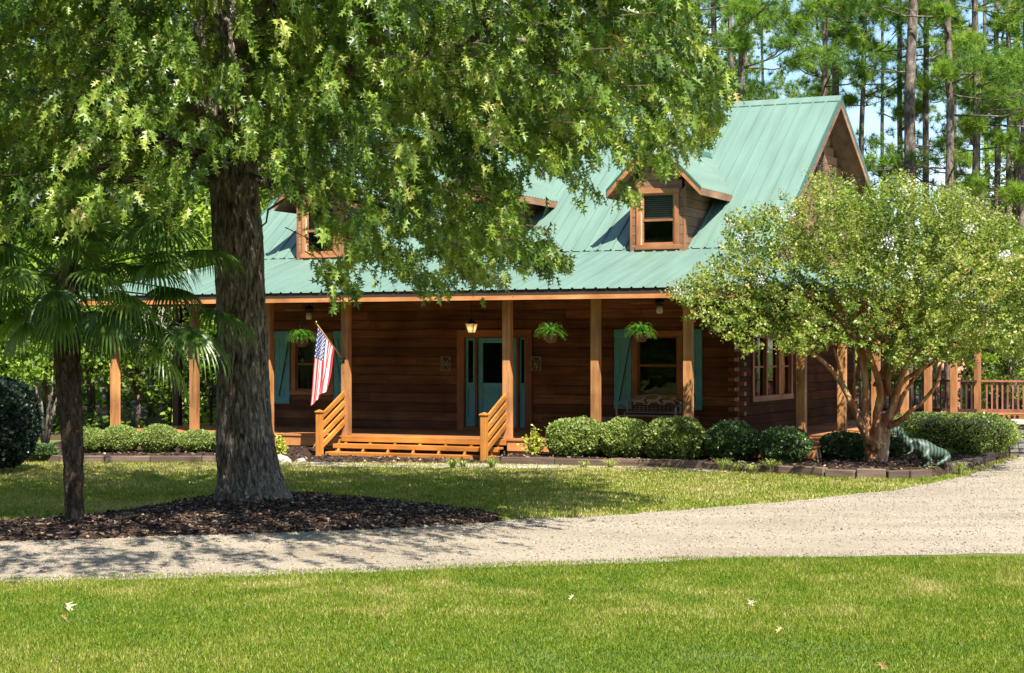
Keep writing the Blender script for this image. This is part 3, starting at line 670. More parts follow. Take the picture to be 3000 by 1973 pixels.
# ---- dormers
def dormer(uc):
    hw, hr = .615, 1.02; v0 = VBK-.14; zb = ZBK-.10; ze = 5.50; za = 6.56; vf = v0-.28
    sf = lambda z: VBK+(z-ZBK)/sl
    u0, u1 = uc-hw, uc+hw; t = .05
    ow0, ow1 = uc-.47, uc+.47; wz0, wz1 = zb+.17, zb+1.24
    # front face in courses around the window
    mb = MB(); z = zb; ch = .19
    while z < za-.12:
        z2 = min(z+ch, za-.1)-.008
        f = max(0, (z-ze+.12)/(za-ze)); ww = hw*(1-f)
        if z < ze-.1: ww = hw
        if ww > .05:
            tn = random.random(); 
            for a, b in segs(uc-ww, uc+ww, [(ow0, ow1)] if (z+z2)/2 < wz1 and (z+z2)/2 > wz0-.02 else []): mb.box(a, b, v0, v0+t, z, z2, tn)
        z += ch
    d = mb.build('dormer', M['old_x'], house, False, .003)
    for q0, q1 in ((u0-.001, u0+.045), (u1-.045, u1+.001)): MB().box(q0, q1, v0-.012, v0-.001, zb, ze+.05).build('corner_board', M['trim_z'], d)
    mb = MB(); z = zb                                    # cheeks
    while z < ze+.15:
        z2 = min(z+ch, ze+.2)-.008; tn = random.random()
        va = max(v0+t+.001, sf(z)+.05 if z > ZBK else v0+t+.001); 
        for s in (-1, 1):
            x0 = uc+s*hw; x1 = uc+s*(hw-t)
            mb.box(min(x0, x1), max(x0, x1), v0+t+.001, max(v0+t+.03, sf(z2)+.05), z, z2, tn)
        z += ch
    mb.build('cheek_siding', M['old_y'], d, False, .003)
    # window
    fr = MB().box(ow0, ow0+.10, v0-.035, v0+.06, wz0, wz1).box(ow1-.10, ow1, v0-.035, v0+.06, wz0, wz1)
    fr.cm = 1; fr.box(ow0-.02, ow1+.02, v0-.045, v0+.06, wz1, wz1+.10).box(ow0-.02, ow1+.02, v0-.055, v0+.06, wz0-.10, wz0)
    win = fr.build('window_frame', [M['trim_z'], M['trim_x']], d, False, .004)
    a, b = ow0+.101, ow1-.101; zm = (wz0+wz1)/2-.02
    MB().box(a, a+.02, v0-.02, v0+.03, wz0, wz1).build('storm_strip', M['cream'], d)
    s = MB(); a += .021
    s.box(a, a+.035, v0, v0+.04, wz0, wz1).box(b-.035, b, v0, v0+.04, wz0, wz1).box(a+.035, b-.035, v0, v0+.04, wz0, wz0+.05).box(a+.035, b-.035, v0, v0+.04, wz1-.035, wz1).box(a+.035, b-.035, v0-.01, v0+.045, zm-.025, zm+.025)
    s.build('sash', M['trim_x'], d)
    MB().box(a+.036, b-.036, v0+.02, v0+.025, wz0+.051, zm-.026).box(a+.036, b-.036, v0+.02, v0+.025, zm+.026, wz1-.036).build('pane', M['glass'], d)
    bl = MB(); z = wz1-.04
    while z > zm+.02: bl.prism([(a+.036, v0+.055, z), (b-.036, v0+.055, z), (b-.036, v0+.075, z-.026), (a+.036, v0+.075, z-.026)], (0, .003, .002)); z -= .044
    bl.box(a+.036, b-.036, v0+.06, v0+.07, zm+.028, zm+.06)
    bl.build('blind', M['white'], d)
    MB().box(u0+.06, u1-.06, v0+.5, v0+.52, zb, ze).build('dark_backing', M['dark'], d)  # near-black panel stands in for the unlit room behind the panes
    # roof
    rs = (za-ze)/hr; r = MB(); vt = lambda z: sf(z)+.05
    for s in (-1, 1):
        o = Vector((uc+s*hr, vf, ze)); L_ = (sf(za)+.05)-vf
        def s0(t, s=s):
            # the sheet starts where it leaves the main roof
            vv = vf+t; zmin = ZBK+(vv-VBK)*sl
            return max(0, (zmin-ze)/rs)
        ribbed(r, o, (0, 1, 0), (-s, 0, rs), L_, s0, lambda t: hr, .16, .02, .045)
    r.build('dormer_roof', M['roof'], d)
    u_ = MB()
    for s in (-1, 1):
        x = uc+s*hr
        u_.prism([(x, vf+.01, ze-.02), (uc, vf+.01, za-.02), (uc, vf+.01, za-.10), (x, vf+.01, ze-.10)], (0, (sf(ze)-vf)*.97, 0))
    u_.build('dormer_soffit', M['old_y'], d)
    f = MB()
    for s in (-1, 1):
        x = uc+s*(hr+.005)
        f.prism([(x, vf-.03, ze-.14), (x, vf-.03, ze-.02), (uc, vf-.03, za-.015), (uc, vf-.03, za-.15)], (0, .035, 0))
    f.build('barge_board', M['trim_x'], d)
    f = MB()
    for s in (-1, 1):
        x = uc+s*hr; x0, x1 = (x, x+.03) if s > 0 else (x-.03, x)
        f.box(x0, x1, vf, sf(ze)-.03, ze-.15, ze-.012)
    f.build('eave_board', M['old_y'], d)
    g = MB()
    for s in (-1, 1):
        x = uc+s*(hr+.02)
        g.prism([(x, vf-.04, ze-.03), (x, vf-.04, ze+.03), (uc, vf-.04, za+.035), (uc, vf-.04, za-.012)], (0, .05, 0))
    g.prism([(uc-.12, vf-.03, za-.10), (uc, vf-.03, za+.035), (uc+.12, vf-.03, za-.10), (uc+.12, vf-.03, za-.08), (uc, vf-.03, za+.055), (uc-.12, vf-.03, za-.08)], (0, sf(za)-vf+.1, 0))
    MB().box(u0-.08, u1+.08, v0-.10, v0+.02, zb-.06, zb-.001).build('flashing', M['rooftrim'], d)
    g.build('ridge_cap', M['rooftrim'], d)
    return d
ud3 = U(1465, VBK-.14)+.615; ud1 = U(690, VBK-.14)+.615
for uc in (ud1, (ud1+ud3)/2, ud3): dormer(uc)

# ---- porch steps
su0, su1 = pu[3], pu[4]; NV = -1.08
steps = MB().box(su0-.0, su1+.05, PF-.05, PF-.001, FL-.12, FL-.001).build('porch_steps', M['rail_x'], house, False, .004)
for k in range(2):
    z = FL-.152*(k+1); v = PF-.05-.31*(k+1)
    MB().box(su0-.02, su1+.02, v, v+.04, z-.09, z-.001).box(su0-.02, su1+.02, v+.0402, v+.28, z-.045, z-.003).build('tread', M['rail_x'], steps, False, .004)
for k in range(7):
    u = su0+.12+(su1-su0-.24)*k/6
    MB().prism([(u-.02, PF-.10, FL-.13), (u-.02, PF-.10, FL-.199), (u-.02, PF-.31, FL-.199), (u-.02, PF-.41, FL-.30), (u-.02, PF-.41, FL-.351), (u-.02, PF-.62, FL-.351), (u-.02, PF-.66, 0), (u-.02, PF-.45, 0), (u-.02, PF-.02, FL-.30), (u-.02, PF-.02, FL-.13)], (.04, 0, 0)).build('stringer', M['rail_y'], steps)
for uu in (su0, su1):
    nw = MB().box(uu-.06, uu+.06, NV-.06, NV+.06, 0, .90).box(uu-.08, uu+.08, NV-.08, NV+.08, .895, .925)
    nw.add([(uu-.075, NV-.075, .926), (uu+.075, NV-.075, .926), (uu+.075, NV+.075, .926), (uu-.075, NV+.075, .926), (uu, NV, .965)], [(0, 1, 4), (1, 2, 4), (2, 3, 4), (3, 0, 4)])
    rl = nw.build('stair_railing', M['rail_z'], house, False, .005)
    b = MB()
    for k in range(4):
        z0 = .80-.20*k
        b.bar((uu, NV+.055, z0), (uu, -.09, z0+.47), .045, .10, (0, 0, 1))
    b.build('rail_board', M['rail_y'], rl, False, .004)

# ---- rear deck railing (right side)
def railing(p0, p1, m, name='deck_railing', z=FL):
    p0 = Vector((*p0, 0)); p1 = Vector((*p1, 0)); n = int((p1-p0).length/.14); b = MB()
    b.bar(p0+Vector((0, 0, z+.93)), p1+Vector((0, 0, z+.93)), .12, .05); b.bar(p0+Vector((0, 0, z+.12)), p1+Vector((0, 0, z+.12)), .05, .09)
    o = b.build(name, m, house)
    c = MB()
    for k in range(1, n):
        q = p0.lerp(p1, k/n); c.box(q.x-.02, q.x+.02, q.y-.02, q.y+.02, z+.16, z+.905)
    c.build('balusters', m, o); return o
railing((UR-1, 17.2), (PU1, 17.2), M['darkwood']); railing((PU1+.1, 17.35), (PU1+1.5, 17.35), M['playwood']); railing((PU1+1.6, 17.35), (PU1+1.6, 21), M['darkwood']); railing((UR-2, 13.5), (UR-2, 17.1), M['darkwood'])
MB().box(UR-2, PU1+4.0, 17.7, 21, FL-.1, FL-.01).build('rear_deck', M['deck'], house)
MB().box(PU1+1.75, PU1+1.95, 17.3, 17.5, FL, 2.9).build('porch_post', M['darkwood'], house)

# ------------------------------------------------------------------ things on the porch
def at(u, v, z): p = uv2w(u, v, z); return (p.x, p.y, p.z)
# ceiling fans
def fan(px, py, label):
    v = 1.5; u = U(px, v); z = BZ+.13
    t = empty('ceiling_fan', at(u, v, z), -A+.3, label, 'ceiling fan', 'ceiling fans under the porch roof')
    zb = ZH(py, u, v)-z
    MB().tube([(0, 0, 0), (0, 0, zb+.06)], .015, 8).build('rod', M['blackmetal'], t)
    MB().lathe([(.02, .09), (.09, .07), (.11, .0), (.08, -.05), (.03, -.06)], (0, 0, zb+.02), 16).build('motor', M['blackmetal'], t, True)
    for k in range(5):
        a = 2*PI*k/5+.2; c, s = math.cos(a), math.sin(a); b = MB()
        P = lambda r, w_, dz=0: (c*r-s*w_, s*r+c*w_, zb+.01+dz)
        b.prism([P(.11, -.02), P(.22, -.055), P(.60, -.07, -.012), P(.64, -.03, -.012), P(.64, .04), P(.60, .07, .008), P(.22, .055), P(.11, .02)], (0, 0, .008)); b.build('blade', M['fanblade'], t)
    MB().lathe([(.035, -.05), (.06, -.09), (.065, -.17), (.05, -.20), (0, -.205)], (0, 0, zb), 14).build('lamp_shade', M['lampglass'], t, True)
fan(718, 722, 'porch ceiling fan with wooden blades above the flag, left of the door')
fan(1533, 706, 'porch ceiling fan above the metal bench, partly behind the crape myrtle')
# lantern by the door
def lantern():
    v = 2.55; u = U(1096, v); zt = ZH(752, u, v); zb = ZH(774, u, v)
    t = empty('porch_lantern', at(u, v, BZ+.13), -A, 'lit tapered glass lantern hanging over the left of the front door', 'lantern')
    z0 = zt-(BZ+.13); h = zt-zb
    MB().tube([(0, 0, 0), (0, 0, z0+.05)], .008, 6).build('chain', M['blackmetal'], t)
    MB().lathe([(.03, .10), (.05, .06), (.12, .0), (.12, -.015)], (0, 0, z0), 4).build('cap', M['blackmetal'], t)
    def ring(r, z): return [(r*math.cos(PI/4+k*PI/2), r*math.sin(PI/4+k*PI/2), z) for k in range(4)]
    a, b = ring(.145, z0-.005), ring(.08, z0-h)
    f = MB()
    for k in range(4): f.bar(a[k], b[k], .012, .012); f.bar(b[k], b[(k+1) % 4], .012, .012); f.bar(a[k], a[(k+1) % 4], .014, .014)
    f.build('frame', M['brass'], t)
    g = MB(); g.add(a+b, [(0, 1, 5, 4), (1, 2, 6, 5), (2, 3, 7, 6), (3, 0, 4, 7)]); gm = plain('lantern_glass', (.8, .72, .5), .3); 
    tt = gm.node_tree; tr_ = tt.nodes.new('ShaderNodeBsdfTranslucent'); tr_.inputs['Color'].default_value = (.9, .8, .55, 1); ms = tt.nodes.new('ShaderNodeMixShader'); ms.inputs[0].default_value = .7
    tt.links.new(tt.nodes['Principled BSDF'].outputs[0], ms.inputs[1]); tt.links.new(tr_.outputs[0], ms.inputs[2]); tt.links.new(ms.outputs[0], tt.nodes['Material Output'].inputs['Surface'])
    g.build('lantern_glass', gm, t)
    MB().lathe([(0, -.02), (.02, -.01), (.025, .02), (0, .04)], (0, 0, z0-h*.55), 10).build('bulb', emis('bulb_glow', (1, .78, .42), 9), t)
lantern()
# wall ornaments
def wallart(px, label):
    v = VF-.05; u = U(px, v); z0, z1 = ZH(861, u, v), ZH(830, u, v); hw = .115
    t = empty('wall_ornament', at(u, v, z0), -A, label, 'wall ornament', 'framed wall ornaments flanking the door')
    h = z1-z0; f = MB()
    for p, q in (((-hw, 0, 0), (hw, 0, 0)), ((hw, 0, 0), (hw, 0, h)), ((hw, 0, h), (-hw, 0, h)), ((-hw, 0, h), (-hw, 0, 0)), ((-hw, 0, 0), (hw, 0, h)), ((hw, 0, 0), (-hw, 0, h))): f.bar(p, q, .012, .012, (0, 1, 0))
    f.build('frame', M['greymetal'], t)
    n = 60; P = np.stack([rng.normal(.04, .07, n), rng.normal(-.04, .015, n), rng.normal(h*.45, .04, n)], 1)
    scatter('dried_flowers', [(-.4, 0, 0), (0, -.5, 0), (.4, 0, 0), (0, 1, .1)], [(0, 1, 2, 3)], P, frames(rng.normal(size=(n, 3))), rng.uniform(.012, .035, n), rng.random(n), leafmat('dried_petals', [(0, (.2, .12, .06)), (.6, (.5, .4, .28)), (1, (.75, .7, .6))], .1), t)
wallart(1036, 'small metal X frame with dried flowers on the log wall left of the door'); wallart(1246, 'small metal X frame with dried flowers on the log wall right of the door')
# hanging ferns
M['fern'] = leafmat('fern_fronds', [(0, (.04, .13, .01)), (.5, (.10, .25, .03)), (1, (.22, .42, .07))], .4, .5, .3)
def fern(px, py, v, label, R=.30, seed=0):
    r_ = np.random.default_rng(seed); u = U(px, v); zc = ZH(py, u, v)
    t = empty('hanging_fern', at(u, v, zc), -A, label, 'hanging plant', 'fern baskets hung along the porch')
    MB().lathe([(.05, -.20), (.10, -.18), (.135, -.05), (.145, -.045), (.14, -.03), (.0, -.03)], (0, 0, 0), 16).build('basket', M['pot'], t, True)
    wv = MB(); top = EZ-.2-zc
    for k in range(3): a = 2*PI*k/3; wv.tube([(.13*math.cos(a), .13*math.sin(a), -.03), (0, 0, .42)], .003, 4)
    wv.tube([(0, 0, .42), (0, 0, top)], .003, 4); wv.build('hanger', M['blackmetal'], t)
    P, Dd, S = [], [], []
    for k in range(120):
        a = r_.uniform(0, 2*PI); el = r_.uniform(.1, 1.25); Lf = R*r_.uniform(.75, 1.15)
        d0 = Vector((math.cos(a)*math.cos(el), math.sin(a)*math.cos(el), math.sin(el)))
        p = Vector((0, 0, -.02)); 
        for j in range(15):
            f = j/15; d = (d0+Vector((0, 0, -1.9*f*f*1.0))).normalized(); p = p+d*Lf/11
            side = d.cross(Vector((0, 0, 1))).normalized()
            for s in (-1, 1): P.append(p); Dd.append(side*s+d*.5); S.append(.052*(1-f*.6))
    P = np.array(P); Dd = np.array(Dd); n = len(P)
    scatter('fronds', [(-.22, 0, 0), (.22, 0, 0), (.12, .8, 0), (-.12, .8, 0)], [(0, 1, 2, 3)], P, frames(Dd, np.tile([0, 0, 1.], (n, 1))+rng.normal(0, .3, (n, 3))), np.array(S), np.clip(rng.normal(.5, .25, n), 0, 1), M['fern'], t)
fern(702, 785, -.42, 'hanging fern basket just left of the flag, in front of the left window', .26, 1)
fern(1281, 774, -.42, 'hanging fern basket between the door and the middle porch post', .26, 2)
fern(1490, 771, -.42, 'hanging fern basket above the metal bench', .26, 3)
# flag
def flag():
    base = Vector((pu[3]-.02, -.09, ZH(838, pu[3], 0)))
    tipw = W(735, 752, dep(pu[3], 0)-.75); tu, tv_ = w2uv(tipw.x, tipw.y); tip = Vector((tu, tv_, tipw.z))
    t = empty('flag', at(*base), -A, 'striped flag with stars drooping from an angled wooden pole on the porch post', 'flag')
    P = lambda q: q-base
    MB().tube([P(base), P(tip)], .013, 8).build('flagpole', M['polewood'], t, True)
    MB().lathe([(0, -.03), (.022, -.02), (.018, 0), (.03, .02), (.022, .045), (0, .055)], P(tip), 10).build('finial', M['brass'], t, True)
    MB().bar(P(base)+Vector((0, .008, -.06)), P(base)+Vector((0, .008, .06)), .06, .012, (0, 1, 0)).tube([P(base), P(base.lerp(tip, .07))], .022, 8).build('bracket', M['blackmetal'], t)
    pole = tip-base; rgt = Vector((1, 0, 0))
    ns, ntt = 39, 66
    def pos(s, q):     # s along the hoist from the finial, q along the fly (down)
        top = tip.lerp(base, .06+.60*s)
        Dp = dep(0, 0)-.0
        bw = W(721+36*s, 946-38*s, dep(pu[3], 0)-.55); bu, bv = w2uv(bw.x, bw.y); bot = Vector((bu, bv, bw.z))
        k = q**.85 if q > 0 else 0
        p = top.lerp(bot, q); 
        wob = .055*q**.5*math.sin(s*PI*5.2+q*1.4)+.03*math.sin(q*5+s*3)*q
        p += Vector((.030*math.sin(s*PI*4+q*2.5)*q, -wob, 0)); return P(p)
    mb = MB(); vs = [pos(i/ns, j/ntt) for j in range(ntt+1) for i in range(ns+1)]
    for j in range(ntt):
        for i in range(ns):
            st = i//3; s = (i+.5)/ns; q = (j+.5)/ntt
            mb.cm = 2 if (st < 7 and q < .40) else (0 if st % 2 == 0 else 1)
            if i == 0 and j == 0: mb.add(vs, [])
            mb.f.append([j*(ns+1)+i, j*(ns+1)+i+1, (j+1)*(ns+1)+i+1, (j+1)*(ns+1)+i]); mb.t.append(.5); mb.m.append(mb.cm)
    mb.build('cloth', [M['red'], M['fwhite'], M['blue']], t, True)
    sb = MB()
    for r in range(9):
        for c in range(11):
            if (r+c) % 2: continue
            s = (7/13)*(r+1)/10; q = .40*(c+1)/12
            p = pos(s, q); a = (pos(s+.01, q)-p).normalized(); b = (pos(s, q+.01)-p).normalized(); nn = a.cross(b).normalized()
            if nn.y > 0: nn = -nn
            for sg in (1, -1):
                c0 = p+nn*.004*sg; pts = []
                for k in range(10):
                    rr = .026 if k % 2 == 0 else .011; an = PI/2+k*PI/5; pts.append(c0+(a*math.cos(an)-b*math.sin(an))*rr)
                sb.add(pts+[c0], [(k, (k+1) % 10, 10) for k in range(10)])
    sb.build('stars', M['fwhite'], t)
flag()
# bench
def bench():
    v = 2.35; uc = U(1511, v); t = empty('garden_bench', at(uc, v, FL), -A, 'grey metal garden bench with arched cutout back under the right window', 'bench')
    h = .66; sz_ = .43; f = MB()
    arch = [(-h+.07+(2*h-.14)*k/14, .22, .70+.15*math.sin(PI*k/14)) for k in range(15)]
    f.tube(arch, .018, 8); f.tube([(-h+.07, .20, .48), (h-.07, .20, .48)], .016, 8); f.tube([(-h+.07, .21, .47), (-h+.07, .22, .71)], .018, 8); f.tube([(h-.07, .21, .47), (h-.07, .22, .71)], .018, 8)
    for k in range(1, 13): x = -h+.07+(2*h-.14)*k/13; f.tube([(x, .21, .48), (x, .215, .62)], .006, 4)
    for z in (.52, .56, .60, .64): f.tube([(-h+.07, .213, z), (h-.07, .213, z)], .006, 4)
    f.build('backrest', M['greymetal'], t)
    c = MB()
    for x0, sc in ((-.33, 1.), (.0, 1.15), (.33, 1.)):          # running animal cutouts
        pts = [(-.15, .02), (-.12, .06), (-.03, .055), (.05, .065), (.10, .12), (.15, .11), (.17, .08), (.12, .07), (.10, .03), (.16, -.03), (.13, -.04), (.07, .0), (-.05, .0), (-.10, -.05), (-.14, -.05), (-.10, .0)]
        c.prism([(x0+a*sc, .205, .69+b*sc) for a, b in pts], (0, .012, 0))
    c.build('cutout_panel', M['greymetal'], t)
    s = MB()
    for k in range(7): s.box(-h+.03, h-.03, -.22+k*.06, -.18+k*.06, sz_-.02, sz_)
    s.build('seat', M['greymetal'], t)
    for sx in (-1, 1):
        x = sx*(h-.01)
        MB().tube([(x, .2, .60), (x, .05, .64), (x, -.15, .64), (x, -.24, .60), (x, -.26, .5)], .016, 8).build('armrest', M['greymetal'], t)
        for vy in (-.25, .22): MB().tube([(x, vy, 0), (x, vy*.95, .2), (x, vy, sz_+.06)], .018, 8).build('leg', M['greymetal'], t)
bench()
def table(px, label):
    v = 2.2; u = U(px, v); t = empty('side_table', at(u, v, FL), -A, label, 'side table', 'small lattice tables beside the bench')
    MB().box(-.17, .17, -.17, .17, .40, .43).build('tabletop', M['blackmetal'], t)
    l = MB()
    for s in (-1, 1):
        for k in range(-4, 5):
            l.bar((k*.038, s*.15, .02), (k*.038, s*.15, .40), .006, .006, (0, 1, 0)); l.bar((s*.15, k*.038, .02), (s*.15, k*.038, .40), .006, .006, (1, 0, 0))
        for z in np.linspace(.03, .38, 10): l.bar((-.16, s*.153, z), (.16, s*.153, z), .006, .006); l.bar((s*.153, -.15, z), (s*.153, .15, z), .006, .006)
    l.build('lattice', M['greymetal'], t)
    for a in (-1, 1):
        for b in (-1, 1): MB().box(a*.155-.012, a*.155+.012, b*.155-.012, b*.155+.012, 0, .399).build('leg', M['blackmetal'], t)
table(1418, 'small dark lattice side table left of the metal bench'); table(1600, 'small dark lattice side table right of the bench, behind the post')
# iron patio chairs on the left porch
def chair(u, v, rz, label):
    t = empty('patio_chair', at(u, v, FL), rz, label, 'chair', 'twig patio chairs on the left porch'); r = random.Random(int(u*100))
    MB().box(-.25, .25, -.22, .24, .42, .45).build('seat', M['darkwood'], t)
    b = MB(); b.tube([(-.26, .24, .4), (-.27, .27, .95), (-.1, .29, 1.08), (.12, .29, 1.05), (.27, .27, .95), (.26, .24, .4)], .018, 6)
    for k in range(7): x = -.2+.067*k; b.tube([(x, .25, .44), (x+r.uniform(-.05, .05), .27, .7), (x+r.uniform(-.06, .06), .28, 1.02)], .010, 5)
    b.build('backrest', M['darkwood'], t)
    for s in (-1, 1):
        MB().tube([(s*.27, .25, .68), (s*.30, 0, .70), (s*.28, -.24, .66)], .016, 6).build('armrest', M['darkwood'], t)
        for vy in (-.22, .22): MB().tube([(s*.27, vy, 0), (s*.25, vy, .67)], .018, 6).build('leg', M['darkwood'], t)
chair(U(430, 3.4), 3.4, -A+.2, 'dark twig patio chair on the left porch, behind the second porch post from the left'); chair(U(490, 3.0), 3.0, -A-.3, 'dark twig patio chair on the left porch, beside the oak trunk')

# ------------------------------------------------------------------ timber border
tbm = [(45, 1074), (140, 1076), (245, 1076), (350, 1076), (470, 1076), (640, 1076)]
tb2 = [(1165, 1081), (1290, 1083), (1420, 1086), (1540, 1089), (1640, 1093), (1740, 1099), (1850, 1105), (1920, 1110), (1990, 1113), (2060, 1114), (2110, 1113), (2160, 1110)]
tb3 = [(2185, 1102), (2225, 1097), (2240, 1090), (2262, 1086), (2285, 1078), (2305, 1071), (2322, 1065), (2340, 1060)]
def border(name, pts, label, h=.15, wd=.15):
    P = [G(*p) for p in pts]; c = P[0].copy(); t = empty(name, c, 0, label, 'timber edging', 'timber edging of the flower beds')
    for k in range(len(P)-1):
        a, b = P[k]-c, P[k+1]-c; d = (b-a).normalized(); hh = h+random.uniform(-.02, .015)
        ang = math.atan2(d.y, d.x)
        o = MB().box(.008, (b-a).length-.008, -wd/2, wd/2, -.03, hh).build('timber', M['timber'], t, False, .012)
        o.location = a; o.rotation_euler = (0, 0, ang)
border('timber_border', tbm, 'weathered timber edging in front of the hedge left of the oak')
border('timber_border', tb2, 'long weathered timber edging in front of the bushes right of the steps', .16)
border('timber_border', tb3, 'short upright timber edging curving beside the drive at the far right', .17, .17)
st = empty('stone_pier', (0, 0, 0), 0, 'grey stacked stone pier with slab cap at the right end of the hedge', 'stone pier'); sp_ = G(2372, 1062); st.location = sp_
mb = MB(); z = 0; r = random.Random(4)
while z < .62:
    h = r.uniform(.07, .13); x = -.22
    while x < .9:
        w_ = r.uniform(.15, .32); mb.box(x, min(x+w_, .9)-.01, -.02-r.uniform(0, .03), .5, z, z+h-.01); x += w_
    z += h
mb.build('stonework', M['greystone'], st, False, .012); MB().box(-.30, .95, -.1, .6, z+.001, z+.09).build('capstone', M['stone'], st, False, .01)
mb = MB(); r = random.Random(5)
def rock(px, py, s, label):
    p = G(px, py, .05); n = 20; mb = MB()
    import bmesh; bm = bmesh.new(); bmesh.ops.create_icosphere(bm, subdivisions=3, radius=1)
    for v in bm.verts: v.co *= 1+.35*mnoise.noise(v.co*1.3+Vector((px, 0, 0))); v.co.z *= .6; v.co *= s
    me = bpy.data.meshes.new('garden_stone'); bm.to_mesh(me); bm.free(); me.materials.append(M['stone']); o = bpy.data.objects.new('garden_stone', me); col.objects.link(o); o.location = p
    tag(o, label, 'stone', 'pale stones beside the steps')
rock(655, 1070, .17, 'large pale stone beside the oak trunk, left of the steps'); rock(700, 1072, .09, 'small pale stone just left of the stair newel')

# ------------------------------------------------------------------ bushes
M['box'] = leafmat('boxwood_leaves', [(0, (.08, .12, .025)), (.4, (.22, .28, .065)), (.8, (.40, .45, .15)), (1, (.58, .60, .28))], .34, .45, .4)
M['boxd'] = leafmat('dark_boxwood_leaves', [(0, (.03, .06, .02)), (.5, (.09, .15, .05)), (.85, (.18, .26, .09)), (1, (.32, .40, .18))], .2, .4, .5)
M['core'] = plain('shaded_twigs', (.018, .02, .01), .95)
M['twig'] = plain('brown_twig', (.10, .065, .04), .9)
quad = [(-.36, 0, 0), (.36, 0, 0), (.22, .85, .06), (-.22, .85, .06)]
def bush(px0, px1, ptop, pbot, label, mat, name='clipped_bush', n=9000, box=.5, group='clipped bushes along the porch', Zb=None, leaf=.041, dy=None, seed=1, rough=1.):
    r = np.random.default_rng(seed); c = W((px0+px1)/2, pbot, Zb) if Zb else G((px0+px1)/2, pbot, .12)
    if Zb:
        rx = (px1-px0)/2/FPX*Zb; ry = dy or .5; rz = (HC-(ptop-HY)/FPX*Zb-.11)/2
    else:
        rx = (px1-px0)/2/FPX*c.y; rz = (pbot-ptop)/2/FPX*c.y*1.0; ry = dy or rx*.9
        c.y += ry*.8; rx *= 1+ry*.8/c.y; rz *= 1+ry*.8/c.y; c.x = ((px0+px1)/2-CX)/FPX*c.y
    t = empty(name, (c.x, c.y, .11), 0, label, 'bush', group)
    d = unit(r.normal(size=(n, 3))); e = 2.0+box*2
    q = (np.abs(d)**e).sum(1)**(-1/e); dd = d*q[:, None]
    nz_ = np.array([mnoise.noise(Vector(p)*2.2+Vector((seed, 0, 0)))*.13+mnoise.noise(Vector(p)*5+Vector((seed, 3, 0)))*.06 for p in dd])*rough
    rad = (1+nz_)*(1-np.abs(r.normal(0, .06, n)))+(r.random(n) < .04)*r.uniform(0, .12, n)
    P = dd*rad[:, None]*np.array([rx, ry, rz])+np.array([0, 0, rz]); k = P[:, 2] > .01; P = P[k]; d = d[k]; m = len(P)
    nd = unit(d*.9+r.normal(0, .65, (m, 3))+np.array([0, 0, .35])); up = unit(d+r.normal(0, .5, (m, 3)))
    scatter('leaves', quad, [(0, 1, 2, 3)], P, frames(nd, up), r.uniform(.6, 1.3, m)*leaf, np.clip(r.normal(.45, .22, m)+nz_[k]*1.2, 0, 1), mat, t)
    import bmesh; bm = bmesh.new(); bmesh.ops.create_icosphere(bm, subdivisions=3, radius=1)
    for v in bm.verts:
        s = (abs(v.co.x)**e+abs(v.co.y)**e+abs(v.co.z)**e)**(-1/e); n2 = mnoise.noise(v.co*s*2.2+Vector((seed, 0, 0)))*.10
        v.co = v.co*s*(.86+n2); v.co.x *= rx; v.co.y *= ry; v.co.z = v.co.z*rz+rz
    me = bpy.data.meshes.new('inner_shade_core'); bm.to_mesh(me); bm.free(); me.materials.append(M['core']); o = bpy.data.objects.new('inner_shade_core', me); col.objects.link(o); o.parent = t  # solid near-black core stands in for the shade among the leaves
    return t
left_b = [(185, 248, 1000, 1056), (232, 325, 992, 1060), (322, 416, 990, 1060), (410, 505, 1003, 1060), (492, 560, 998, 1060)]
ll = ['clipped light green bush half behind the palm trunk', 'clipped light green bush just right of the palm trunk', 'clipped light green bush in the middle of the left hedge row', 'clipped low light green bush in front of the second porch post', 'clipped light green bush tucked behind the oak trunk']
for k, (a, b, c, d) in enumerate(left_b): bush(a+3, b-3, c-2, d, ll[k], M['box'], seed=10+k, n=8000, Zb=36.3, box=.08, leaf=.034, rough=.45)
right_b = [(1273, 1408, 975, 1064, M['box']), (1398, 1508, 975, 1062, M['box']), (1502, 1636, 973, 1064, M['box']), (1640, 1760, 981, 1068, M['boxd']), (1768, 1880, 995, 1070, M['boxd']), (1910, 2010, 1008, 1068, M['boxd'])]
rl_ = ['broad clipped bush, first one right of the steps', 'clipped bush in front of the side table, second right of the steps', 'clipped bush below the bench, third right of the steps', 'round darker bush, fourth right of the steps', 'smaller dark round bush near the porch corner', 'low dark bush just left of the crape myrtle trunk']
for k, (a, b, c, d, m) in enumerate(right_b): bush(a, b, c, d, rl_[k], m, seed=20+k, n=12000, box=(.45, .3, .4, .12, .2, .3)[k], Zb=(34.0 if k == 5 else dep(U((a+b)/2, 0), PF)-.64), dy=.5)
bush(2085, 2345, 968, 1056, 'long clipped hedge right of the dinosaur statue', M['box'], 'hedge', 22000, .9, None, None, .036, 1.3, 31)
bush(2040, 2100, 1012, 1064, 'dark small bush between the crape myrtle trunk and the statue', M['boxd'], seed=33, n=6000, group=None)
bush(-60, 72, 890, 1092, 'tall very dark evergreen shrub at the left edge of the lawn', leafmat('dark_holly_leaves', [(0, (.008, .018, .010)), (.6, (.022, .042, .022)), (1, (.07, .10, .055))], .1, .35, .5), 'dark_shrub', 16000, .2, None, None, .06, 1.2, 35)
bush(68, 130, 1035, 1062, 'low dark shrub behind the left timber edging', M['boxd'], 'low_shrub', 4000, .2, None, None, .05, None, 36)
